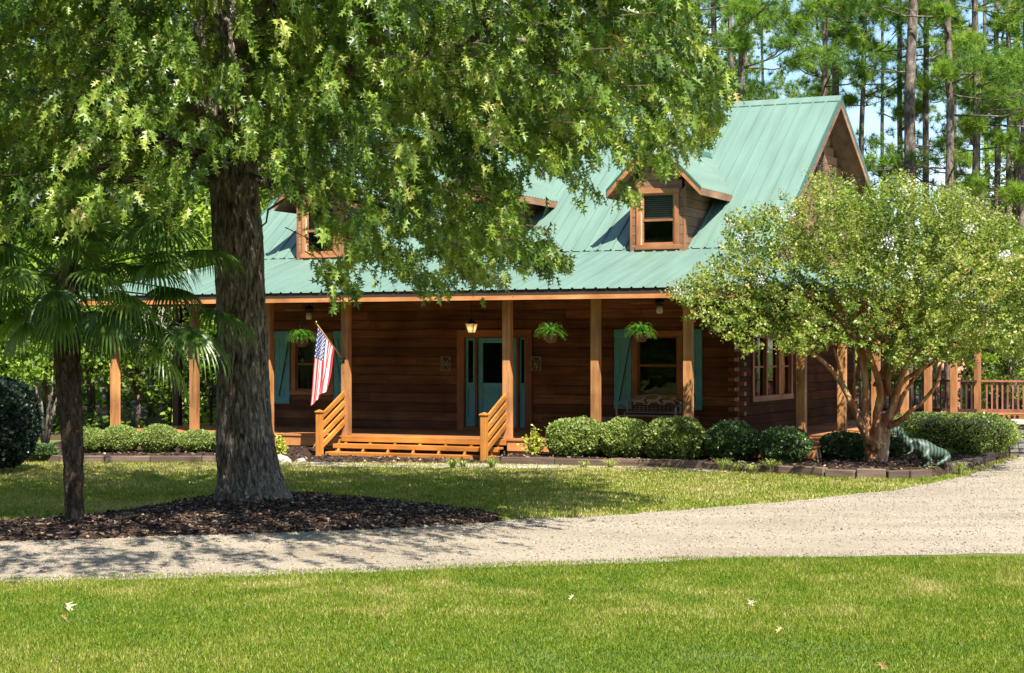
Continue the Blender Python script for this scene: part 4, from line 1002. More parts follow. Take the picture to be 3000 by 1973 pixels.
# yellow shrubs
M['gold'] = leafmat('variegated_leaves', [(0, (.14, .20, .03)), (.5, (.35, .38, .05)), (1, (.72, .66, .14))], .3, .4, .4)
def goldshrub(px, pb, h, w_, label, seed):
    r = np.random.default_rng(seed); c = G(px, pb, .06); t = empty('golden_shrub', c, 0, label, 'shrub', 'golden leaved shrubs by the steps'); P = []; st = MB()
    for k in range(26):
        a = r.uniform(0, 2*PI); lean = r.uniform(.05, .9); hh = h*r.uniform(.55, 1.)*(1.12-lean*.45)
        tip = Vector((math.cos(a)*lean*w_/2, math.sin(a)*lean*w_/2, hh)); st.tube([(0, 0, 0), tip*.5+Vector((math.cos(a)*.03, 0, 0)), tip], [.006, .005, .002], 5)
        for j in range(34): f = r.uniform(.18, 1.02); P.append(tip*f+Vector(r.normal(0, .028, 3)))
    st.build('stems', M['twig'], t); P = np.array(P); n = len(P); d = unit(np.c_[P[:, :2]*2, np.full(n, .25)]+r.normal(0, .4, (n, 3)))
    scatter('leaves', quad, [(0, 1, 2, 3)], P, frames(d), r.uniform(.035, .06, n), np.clip(r.normal(.6, .25, n), 0, 1), M['gold'], t)
goldshrub(1240, 1066, .62, .50, 'bright yellow-green shrub at the right foot of the steps', 1); goldshrub(650, 1062, .38, .3, 'small yellow-green shrub peeking out right of the oak trunk', 2)
# grass-like clumps
M['lir'] = leafmat('strap_leaves', [(0, (.09, .15, .02)), (.5, (.25, .29, .06)), (1, (.55, .50, .22))], .3, .5, .3)
def clump(px, py, h, label, n=70, seed=0, tb=.5, h0=0):
    r = np.random.default_rng(seed); c = G(px, py, h0); mb = MB()
    for k in range(n):
        a = r.uniform(0, 2*PI); l = h*r.uniform(.6, 1.1); o = r.uniform(.3, 1.1); d = Vector((math.cos(a), math.sin(a), 0)); sd_ = Vector((-d.y, d.x, 0))*.006; b = d*.02
        pts = [b, b+d*o*l*.3+Vector((0, 0, l*.65)), b+d*o*l*.7+Vector((0, 0, l*.9)), b+d*o*l*1.0+Vector((0, 0, l*(1-.35*o)))]
        vs = [q+s*sd_*(1, 1, .7, .1)[i] for i, q in enumerate(pts) for s in (-1, 1)]
        mb.add(vs, [(0, 1, 3, 2), (2, 3, 5, 4), (4, 5, 7, 6)], float(np.clip(r.normal(tb, .25), 0, 1)))
    o = mb.build('grass_clump', M['lir']); o.location = c; tag(o, label, 'plant', 'strappy border plants along the timber edging')
for k, (a, b, h, l) in enumerate([(1052, 1090, .20, 'strappy pale plant at the foot of the right stair post, leftmost of the border clumps'), (1076, 1088, .14, 'tiny strappy plant between the two larger clumps by the steps'), (1143, 1090, .22, 'strappy plant in front of the left end of the long timber edging'), (1358, 1090, .16, 'thin upright strappy plant below the broad first bush'),
        (1418, 1092, .20, 'strappy plant on the stone path below the second bush'), (1680, 1098, .26, 'wide strappy plant before the fourth bush'), (1712, 1100, .22, 'green strappy plant just right of the wide clump'), (1748, 1102, .18, 'low green strappy plant left of the tallest clump'), (1790, 1102, .28, 'tallest strappy plant, in front of the small dark bush'),
        (2160, 1104, .17, 'low strappy plant below the dinosaur statue'), (2232, 1104, .24, 'yellowed strappy plant at the corner of lawn and drive'), (2200, 1078, .3, 'dark strappy plant behind the dinosaur tail'), (2262, 1070, .25, 'dark strappy plant beside the upright timbers')]):
    clump(a, b, h, l, 80, k, .75 if k == 10 else (.2 if k > 10 else .5))

# ------------------------------------------------------------------ dinosaur statue
def dino():
    Zd = 31.6; c = W(2130, 1082, Zd); t = empty('dinosaur_statue', c, 0, 'green striped dinosaur statue with open jaws beside the crape myrtle', 'statue')
    s = 1/FPX*Zd
    P = lambda x, y, d=0.: ((x-2130)*s, d, (1082-y)*s+0)
    mb = MB()
    body = [(2086, 1003, -.02), (2094, 1010, -.02), (2102, 1022, -.02), (2110, 1030, -.01), (2122, 1034, 0), (2136, 1038, 0), (2150, 1043, .0), (2162, 1049, .01), (2176, 1053, .03), (2190, 1054, .06), (2201, 1057, .06), (2205, 1063, .04), (2198, 1070, .0), (2188, 1074, -.03), (2178, 1079, -.05), (2172, 1083, -.06)]
    rad = [.06, .068, .075, .09, .125, .145, .15, .14, .115, .09, .07, .058, .05, .04, .028, .015]
    mb.tube([P(*q) for q in body], rad, 14)
    mb.tube([P(2098, 1001, -.02), P(2088, 1000, -.02), P(2076, 1002, -.02), P(2068, 1004, -.02)], [.05, .075, .055, .03], 12)      # skull and snout
    mb.tube([P(2094, 1010, -.02), P(2082, 1015, -.02), P(2071, 1015, -.02)], [.045, .035, .02], 10)      # lower jaw
    for d in (-.12, .13):
        mb.tube([P(2152, 1050, d*.6), P(2146, 1062, d*1.2), P(2158, 1070, d*1.2), P(2150, 1081, d*1.25)], [.10, .085, .045, .035], 10)   # hind leg
        mb.tube([P(2150, 1081, d*1.25), P(2141, 1083, d*1.3)], [.035, .02], 8)
        mb.tube([P(2120, 1040, d*.7), P(2114, 1051, d), P(2106, 1054, d*1.1)], [.04, .028, .018], 8)      # arms
        mb.tube([P(2106, 1054, d*1.1), P(2101, 1057, d*1.15)], [.018, .01], 6)
    m, tt, b = newmat('painted_dinosaur_skin'); tc = tt.nodes.new('ShaderNodeTexCoord'); wv = tt.nodes.new('ShaderNodeTexWave'); wv.inputs['Scale'].default_value = 4.6; wv.inputs['Distortion'].default_value = 3.5; wv.inputs['Detail'].default_value = 2
    wv.bands_direction = 'X'; tt.links.new(tc.outputs['Object'], wv.inputs['Vector']); r = ramp(tt, [(.04, (.008, .016, .011)), (.25, (.022, .045, .028)), (.7, (.045, .08, .052)), (1, (.075, .115, .08))]); tt.links.new(wv.outputs['Fac'], r.inputs['Fac']); tt.links.new(r.outputs['Color'], b.inputs['Base Color']); b.inputs['Roughness'].default_value = .5
    o = mb.build('body', m, t, True); rm = o.modifiers.new('r', 'REMESH'); rm.mode = 'VOXEL'; rm.voxel_size = .014; rm.use_smooth_shade = True; sm = o.modifiers.new('s', 'SMOOTH'); sm.iterations = 6
    MB().lathe([(0, -.012), (.012, 0), (0, .012)], P(2089, 998, -.095), 8).build('eye', M['blackmetal'], t)
    th = MB()
    for k in range(5): x = 2069+k*4; th.lathe([(.008, 0), (0, -.03)], P(x, 1006, -.06), 5)
    th.build('teeth', M['cream'], t)
dino()

# ------------------------------------------------------------------ play set behind
def playset():
    Z = 62.; c = W(2215, 975, Z); c.z = 0; t = empty('swing_set', c, 0, 'wooden swing set with lap board roof and teal slide beyond the porch railings', 'play set')
    q = lambda px, py, d=0.: ((px-2215)/FPX*(Z)+0, d, HC-(py-HY)/FPX*Z)
    for px in (2182, 2248):
        for d in (0, 1.2): x = q(px, 870)[0]; MB().box(x-.06, x+.06, d-.06, d+.06, 0, q(px, 850)[2]).build('frame_post', M['playwood'], t)
    f = MB(); f.bar(q(2170, 873), q(2250, 873), .1, .14); f.bar(q(2240, 866), q(2460, 861), .12, .20); f.bar(q(2180, 915), q(2250, 915), .1, .22); f.bar(q(2440, 861), (q(2455, 990)[0], -1, 0), .1, .1); f.bar(q(2440, 861), (q(2455, 990)[0], 1, 0), .1, .1)
    f.build('swing_beam', M['playwood'], t)
    rf = MB(); a = q(2170, 862); 
    for k in range(9):
        y0 = 862-k*10; x0 = 2172+k*4.4; x1 = 2264-k*4.4
        rf.prism([q(x0, y0, -.2+k*.08), q(x1, y0, -.2+k*.08), q(x1-4.4, y0-11, -.12+k*.08), q(x0+4.4, y0-11, -.12+k*.08)], (0, .03, 0))
    rf.build('roof', M['playroof'], t)
    sl_ = MB(); sl_.prism([q(2136, 905), q(2152, 905), q(2152, 968), q(2136, 968)], (0, .1, 0)); sl_.prism([q(2130, 960, -.1), q(2160, 960, -.1), q(2160, 970, -1.4), q(2130, 970, -1.4)], (0, 0, .1)); sl_.prism([q(2160, 900), q(2170, 905), q(2157, 935), q(2150, 940)], (0, .1, 0))
    sl_.build('slide', M['slide'], t)
    ch = MB()
    for px in (2310, 2345, 2365): ch.tube([q(px, 864), (q(px, 864)[0], 0, .55)], .018, 5)
    ch.build('swing_chain', M['greymetal'], t); MB().box(q(2310, 900)[0]-.05, q(2345, 900)[0]+.05, -.12, .12, .5, .55).build('swing_seat', M['slide'], t)
playset()

# ------------------------------------------------------------------ trees
M['oakbark'] = barkmat('oak_bark', (.020, .015, .011), (.19, .148, .115), (.50, .42, .33), (15, 15, 3.2), 1., .06, .35)
M['pinebark'] = barkmat('pine_bark', (.05, .038, .03), (.15, .115, .09), (.29, .235, .19), (5, 5, 2.2), .8, .04, .0)
M['myrtlebark'] = barkmat('crape_myrtle_bark', (.17, .06, .028), (.36, .155, .07), (.48, .34, .21), (5, 5, 1.2), .2, .01, .3)
M['palmbark'] = barkmat('palm_fibre', (.02, .013, .009), (.085, .055, .036), (.20, .14, .095), (14, 14, 5), 1., .04, .0)
def lobed_leaf():
    # pin oak leaf: pointed lobes, tip at +Y, unit length
    L_ = [(0, 0), (.05, .12), (.24, .22), (.085, .28), (.095, .37), (.36, .56), (.10, .50), (.09, .61), (.23, .82), (.055, .74), (0, 1.)]
    R = [(x, y) for x, y in L_]; v = [(x, y, abs(x)*.35-.18*y*y) for x, y in R]+[(-x, y, abs(x)*.35-.18*y*y) for x, y in L_[1:-1]]
    n = len(L_); lf = [0]+list(range(n, n+n-2))+[n-1]
    tris = []
    c = [len(v), len(v)+1, len(v)+2]; v += [(0, .24, -.01), (0, .48, -.04), (0, .74, -.1)]
    for idx in (list(range(n)), lf):
        seq = idx
        for i in range(n-1):
            y = (v[seq[i]][1]+v[seq[i+1]][1])/2; cc = c[0] if y < .34 else (c[1] if y < .62 else c[2]); tris.append((seq[i], seq[i+1], cc))
        tris += [(seq[3], c[1], c[0]), (seq[6], c[2], c[1])]
    return v, tris
def trunk_tube(name, path, radii, mat, parent, nr=48, ridge=.0, n2=40, seed=0, flare=None):
    pts = [Vector(p) for p in path]; L_ = len(pts); rows = []
    vs = []; N_ = n2
    for j in range(N_+1):
        f = j/N_*(L_-1); i = min(int(f), L_-2); t = f-i
        p = pts[i].lerp(pts[i+1], t); r = radii[i]*(1-t)+radii[i+1]*t
        for k in range(nr):
            a = 2*PI*k/nr; c, s = math.cos(a), math.sin(a); rr = r
            if flare and p.z < flare: g = (1-p.z/flare)**2; rr += g*.10*(1+.9*math.sin(a*3+1.2)+.5*math.sin(a*5+.4))*r/.35
            if ridge:
                q = Vector((c*r*15, s*r*15, p.z*3.2+seed)); h = mnoise.noise(q+Vector((.6*mnoise.noise(q*.7), 0, 0))); q2 = Vector((c*r*24, s*r*24, p.z*5)); h2 = mnoise.noise(q2)
                rr += ridge*(1-2*abs(h))+ridge*.45*h2
            vs.append((p.x+c*rr, p.y+s*rr, p.z))
    mb = MB(); mb.add(vs, [(j*nr+k, j*nr+(k+1) % nr, (j+1)*nr+(k+1) % nr, (j+1)*nr+k) for j in range(N_) for k in range(nr)], .5)
    return mb.build(name, mat, parent, True)

# ---- oak
oak = empty('oak_tree', (OX, OY, .1), 0, 'large oak with furrowed trunk and drooping pointed leaves in front of the house', 'tree')
oz = lambda y: HC-(y-HY)/FPX*OY-.1; oxp = lambda x: (x-CX)/FPX*OY-OX
prof = [(1168, 590, 92), (1155, 588, 88), (1130, 585, 78), (1100, 580, 70), (1050, 572, 66), (980, 568, 60), (900, 566, 57), (800, 563, 55), (700, 560, 53), (600, 555, 55), (560, 553, 56), (500, 549, 53), (420, 544, 53), (360, 540, 53), (300, 520, 55), (200, 505, 52), (0, 500, 46), (-300, 520, 36), (-500, 530, 22)]
trunk_tube('trunk', [(oxp(x), 0, oz(y)) for y, x, r in prof], [r/FPX*OY for y, x, r in prof], M['oakbark'], oak, 260, .026, 460, 3)
# pruned knot
kn = MB().lathe([(0, .03), (.05, .028), (.085, .012), (.10, -.01), (.11, -.06)], (0, 0, 0), 24).build('branch_scar', barkmat('cut_branch_face', (.08, .055, .04), (.2, .15, .11), (.33, .27, .2), (6, 6, 6), .8, .02), oak, True)
kn.rotation_euler = (PI/2, 0, .1); kn.location = (oxp(540), -.345, oz(573)); kn.scale = (.9, 1.35, 1)
br = MB(); r_ = random.Random(3)
def limb(p0, p1, r0, r1, wob=.25, n=10):
    p0, p1 = Vector(p0), Vector(p1); pts = []
    for k in range(n+1):
        t = k/n; p = p0.lerp(p1, t); p += Vector((r_.uniform(-1, 1), r_.uniform(-1, 1), r_.uniform(-.6, .8)))*wob*math.sin(PI*t)*.5; p.z += .25*math.sin(PI*t)*(p1-p0).length*.12; pts.append(p)
    br.tube(pts, [r0+(r1-r0)*k/n for k in range(n+1)], 9, .5); return pts
limb_ends = []
for (dx, dy, dz, z0, r0) in [(6.0, -1.5, .4, 4.9, .13), (5.2, 1.6, 1.4, 5.4, .12), (4.3, -4.0, 1.0, 5.2, .12), (1.5, -6.5, 1.8, 5.0, .13), (-2.5, -6., 1.6, 5.2, .12), (-5.0, -3, .8, 4.8, .13), (-6, 1, 1.2, 5.2, .12), (-3.5, 3.5, 1.5, 5.5, .11), (1.5, 4.2, 1.6, 5.6, .11), (3.2, .5, -1.0, 4.7, .08), (3.8, -1.2, 3.2, 6.5, .1), (-3.2, -1.4, 3.2, 6.5, .1), (-4.2, -1.0, -.2, 4.5, .08), (2.2, -2.2, -.6, 4.6, .06)]:
    pts = limb((-.25, 0, z0-.1), (dx, dy, z0+dz), r0, .02, .6)
    for k in (4, 6, 8): 
        b = pts[k]; limb(b, b+Vector((r_.uniform(-1.4, 1.4), r_.uniform(-1.4, 1.4), r_.uniform(-.8, .9))), .035, .008, .2, 6)
br.build('branch', M['oakbark'], oak, True)
sil = [(-150, 640), (0, 570), (60, 500), (130, 560), (200, 520), (330, 480), (400, 530), (440, 500), (470, 420), (495, 372), (520, 360), (560, 385), (600, 365), (618, 440), (622, 545), (650, 520), (680, 490), (700, 560), (718, 690), (760, 712), (825, 700), (850, 640), (900, 668), (1000, 688), (1060, 670), (1150, 655), (1200, 662), (1230, 635), (1290, 642), (1328, 610), (1290, 560), (1235, 520), (1190, 505), (1240, 470), (1300, 500), (1330, 500), (1370, 460), (1395, 440), (1440, 490), (1475, 470), (1500, 430), (1560, 400), (1600, 375), (1650, 330), (1690, 240), (1700, 180), (1660, 120), (1620, 60), (1600, 0), (1560, -500), (-150, -500)]
holes = [((655, 470), 40, 30), ((1265, 425), 60, 35), ((850, 620), 40, 30), ((1000, 600), 35, 25), ((1180, 370), 30, 20), ((650, 590), 30, 40)]
n0 = 26000; px = rng.uniform(-150, 1705, n0); py = rng.uniform(-420, 715, n0); Yd = np.clip(rng.normal(24.0, 2.7, n0), 17.5, 29.5)
k = inpoly(px, py+np.where(px > 640, 40, np.where(px < 480, 10, 35)), sil)
for (hx, hy), a, b in holes: k &= ~((((px-hx)/a)**2+((py-hy)/b)**2 < 1) & (rng.random(n0) < .93))
k &= ~((np.abs(px-555) < 62) & (py > 330))
P = np.stack([(px-CX)/FPX*Yd, Yd, HC-(py-HY)/FPX*Yd], 1)
R2 = ((P[:, 0]-OX)/7.6)**2+((P[:, 1]-23.8)/6.2)**2+((P[:, 2]-5.8)/4.4)**2; k &= R2 < 1.15
cl = np.array([mnoise.noise(Vector(p)*.55)+.5*mnoise.noise(Vector(p)*1.3) for p in P]); low = py > 330
thr = np.where(low, -.06, -.16); k &= (cl > thr) | (rng.random(n0) < .10)
P = P[k]; P = P[:5000]
print('oak sprays', len(P))
# out-of-view crown added towards the viewer so its shade falls on the drive
n1 = 1500; Yf = rng.uniform(13.0, 20, n1); Xf = rng.uniform(-9.5, 1.6, n1); zf = rng.uniform(5.6, 8.6, n1); kf = (zf > HC+850/FPX*Yf+.25) & ((Xf+3.8)**2/38+(Yf-19.5)**2/42 < 1)
clf = np.array([mnoise.noise(Vector((a*.5, b*.5, c*.5))) for a, b, c in zip(Xf, Yf, zf)]); kf &= clf > -.15
P = np.concatenate([P, np.stack([Xf, Yf, zf], 1)[kf]])
n2 = 3200; Xu = rng.uniform(-9.5, 4.4, n2); Yu = rng.uniform(18.6, 24, n2); zu = rng.uniform(7.1, 9.0, n2)  # unseen upper crown, added to make the shade on the lawn solid
ku = (((Xu+2.7)/6.6)**2+((Yu-21.1)/3.1)**2 < 1) & (np.array([mnoise.noise(Vector((a*.5, b*.5, c*.5))) for a, b, c in zip(Xu, Yu, zu)]) > np.where(Xu > -2.5, -.5, -.2))
P = np.concatenate([P, np.stack([Xu, Yu, zu], 1)[ku]])
ns = len(P); cen = np.array([OX, 24., 5.5])
outd = unit((P-cen)*np.array([1, 1, .25])); nl = 15
LP, LD, LU, LT = [], [], [], []
tw = MB(); spt = np.clip(.45+.9*np.array([mnoise.noise(Vector(p)*.8+Vector((5, 5, 5))) for p in P]), 0, 1)
Lsp = rng.uniform(.45, .85, ns)
for j in range(nl):
    f = (j+.6)/nl
    dirn = unit(outd*(1-.75*f)[..., None] if False else outd*(1-.65*f)+np.array([0, 0, -.25-1.1*f])+rng.normal(0, .12, (ns, 3)))
    q = P+outd*(Lsp*f*.62)[:, None]+np.array([0, 0, -1])*(Lsp*f*f*rng.uniform(.25, .62, ns))[:, None]
    LP.append(q+rng.normal(0, .035, (ns, 3))); d = unit(dirn*.8+rng.normal(0, .48, (ns, 3))+np.array([0, 0, -.5])); LD.append(d); LT.append(np.clip(spt*.6+rng.normal(.2, .17, ns), 0, 1))
LP = np.concatenate(LP); LD = np.concatenate(LD); LT = np.concatenate(LT); n = len(LP)
qx, qy = to_px(LP); wob = 14*np.sin(qx*.05)+10*np.sin(qx*.013+1)
kp = inpoly(qx, qy-wob*.6, sil) | (rng.random(n) < .012) | (qy < -20)
for (hx, hy), a, b in holes+[((1268, 440), 62, 36), ((745, 572), 52, 36), ((955, 560), 34, 22), ((1400, 395), 30, 16), ((820, 470), 26, 20), ((720, 640), 20, 26)]:
    kp &= ~((((qx-hx)/a)**2+((qy-hy)/b)**2 < 1) & (rng.random(n) < .86))
kp &= ~((np.abs(qx-556) < 60) & (qy > 365+12*np.sin(qx*.2)) & (LP[:, 1] < OY+.2))
LP, LD, LT = LP[kp], LD[kp], LT[kp]; n = len(LP)
upv = unit(rng.normal(0, 1.0, (n, 3))+np.array([.2, -.4, .6]))
M['oakleaf'] = leafmat('oak_leaves', [(0, (.025, .055, .01)), (.3, (.09, .165, .02)), (.55, (.19, .28, .03)), (.8, (.34, .40, .07)), (1, (.46, .40, .15))], .36, .40, .5, (1.3, 1.4, .45))
lv_, lf_ = lobed_leaf()
lo = LP-np.array([OX, OY, .1])
scatter('crown', lv_, lf_, lo, frames(LD, upv), rng.uniform(.10, .21, n)*np.where(rng.random(n) < .15, 1.25, 1), LT, M['oakleaf'], oak)
# twigs carrying the sprays
sub = rng.choice(ns, min(ns, 3500), False)
for i in sub:
    p = Vector(P[i])-Vector((OX, OY, .1)); od = Vector(outd[i]); l = Lsp[i]; e_ = P[i]+outd[i]*l*.6+np.array([0, 0, -l*.45]); ex, ey = to_px(np.stack([e_, P[i]]))
    if not inpoly(ex, ey+12, sil).all() or any(((ex-h[0][0])/(h[1]+14))[0]**2+((ey-h[0][1])/(h[2]+14))[0]**2 < 1 for h in holes+[((1268, 440), 62, 36), ((745, 572), 52, 36), ((955, 560), 34, 22)]): continue
    tw.tube([p-od*.45+Vector((0, 0, .03)), p, p+od*l*.31+Vector((0, 0, -l*.16)), p+od*l*.6+Vector((0, 0, -l*.4))], [.008, .006, .004, .002], 3, .5, False)
tw.build('twigs', M['twig'], oak)

# ---- palm
def palm():
    c = G(172, 1204, .08); Z = c.y; t = empty('palm_tree', c, 0, 'windmill palm with shaggy fibrous trunk and fan fronds left of the oak', 'palm tree')
    k = Z/FPX; X = lambda x: (x-172)*k; zz = lambda y: HC-(y-HY)*k-.08; r = random.Random(5)
    prof = [(1208, 172, 24), (1150, 172, 23), (1050, 170, 25), (950, 163, 29), (850, 156, 33), (780, 154, 34), (700, 155, 32), (640, 158, 26), (600, 160, 16)]
    trunk_tube('trunk', [(X(x), 0, zz(y)) for y, x, w_ in prof], [w_*k*.86 for y, x, w_ in prof], M['palmbark'], t, 60, .018, 160, 8)
    fb = MB()                      # shaggy fibres and old leaf stubs
    for i in range(4200):
        f = r.random(); y = 1190-f*560; a = r.uniform(0, 2*PI); 
        for q in range(len(prof)-1):
            if prof[q+1][0] <= y <= prof[q][0]: g = (prof[q][0]-y)/(prof[q][0]-prof[q+1][0]); xx = prof[q][1]*(1-g)+prof[q+1][1]*g; rr = (prof[q][2]*(1-g)+prof[q+1][2]*g)*k*.86; break
        d = Vector((math.cos(a), math.sin(a), 0)); p = Vector((X(xx), 0, zz(y)))+d*rr*.95; l = r.uniform(.06, .19)*(.6+.8*f); e = p+d*l*r.uniform(.25, .7)+Vector((r.uniform(-.03, .03), r.uniform(-.03, .03), l*r.uniform(-.9, .8)))
        s = Vector((-d.y, d.x, 0))*r.uniform(.002, .006); fb.add([p-s, p+s, e], [(0, 1, 2)])
    fb.build('trunk_fibres', M['palmbark'], t)
    M['palmleaf'] = leafmat('palm_fronds', [(0, (.04, .085, .018)), (.5, (.11, .20, .035)), (.85, (.23, .33, .06)), (1, (.38, .44, .12))], .4, .34, .6)
    crown = Vector((X(158), 0, zz(640))); r2 = random.Random(12)
    # frond aims: (azimuth deg from +X towards -Y, elevation, petiole, fan length)
    fr = [(0, 12, .95, .80), (-25, -12, .95, .75), (25, -20, .9, .7), (-5, 38, 1.0, .7), (10, -42, .8, .65), (-50, 5, .8, .7), (-90, -5, .7, .65), (-75, -35, .6, .65), (-110, 20, .8, .65), (60, 30, .7, .7), (90, 5, .8, .7), (130, 15, .8, .7), (160, 0, .85, .75), (-160, -18, .8, .7), (-140, 25, .85, .7), (180, 35, .9, .7), (-130, -40, .7, .65), (150, -35, .75, .7), (-60, 45, .7, .65), (70, -30, .7, .65), (-20, 65, .7, .6), (120, 60, .7, .6), (-170, -50, .7, .6), (-30, -55, .7, .6), (-100, -58, .55, .6), (40, 55, .8, .65), (-165, 60, .8, .6), (-45, -30, .95, .65), (15, 24, 1.15, .7), (-12, 2, 1.25, .7), (205, 12, 1., .7), (-120, 0, .95, .65), (20, 48, 1.35, .7), (100, 70, 1.3, .65), (170, 52, 1.35, .7), (-15, 32, 1.4, .7), (-70, 62, 1.3, .65), (150, 30, 1.4, .7), (-8, -25, 1.2, .75), (-140, 45, 1.3, .7), (-30, 12, 1.4, .7), (-6, 14, 1.75, .75), (-14, -16, 1.7, .8), (6, -4, 1.8, .75), (-25, 28, 1.6, .75), (186, 6, 1.4, .8), (-12, -34, 1.5, .8)]
    for az, el, pl, fl in fr:
        az = math.radians(az+r2.uniform(-6, 6)); el = math.radians(el); d = Vector((math.cos(az)*math.cos(el), math.sin(az)*math.cos(el), math.sin(el)))
        base = crown+Vector((d.x*.08, d.y*.08, r2.uniform(-.15, .1))); hub = base+d*pl+Vector((0, 0, -.10*pl))
        mb = MB(); mb.tube([base, base.lerp(hub, .5)+Vector((0, 0, .05)), hub], [.012, .010, .008], 5, .5)
        side = d.cross(Vector((0, 0, 1))).normalized(); up = side.cross(d).normalized(); tilt = r2.uniform(-.3, .3); ns_ = 38
        fd = (d+Vector((0, 0, -.35))).normalized(); side = fd.cross(Vector((0, 0, 1))).normalized(); side = (side*math.cos(tilt)+side.cross(fd)*math.sin(tilt)).normalized(); nrm = side.cross(fd).normalized()
        tt = r2.uniform(.25, .75)
        for q in range(ns_):
            a = math.radians(-150+300*q/(ns_-1)); dd = fd*math.cos(a)+side*math.sin(a)+nrm*.12*math.cos(a*1.5); l = fl*(1-.28*abs(a)/2.6)*r2.uniform(.92, 1.05); wv_ = nrm.cross(dd).normalized()
            pts = []; p = hub.copy(); cur = dd.copy()
            for s_ in range(6):
                pts.append(p.copy()); cur = (cur+Vector((0, 0, -.06-.22*s_**1.25*(.45+.3*r2.random())))).normalized(); p = p+cur*l/5
            ws = [.004, .016, .019, .015, .009, .001]; vs = []
            for s_, pp in enumerate(pts): vs += [pp-wv_*ws[s_]+nrm*.004, pp-nrm*ws[s_]*.5, pp+wv_*ws[s_]+nrm*.004]
            fs = []
            for s_ in range(5): fs += [(3*s_, 3*s_+1, 3*s_+4, 3*s_+3), (3*s_+1, 3*s_+2, 3*s_+5, 3*s_+4)]
            mb.add(vs, fs, min(1, max(0, tt+r2.uniform(-.2, .2))))
        mb.build('frond', M['palmleaf'], t)
palm()

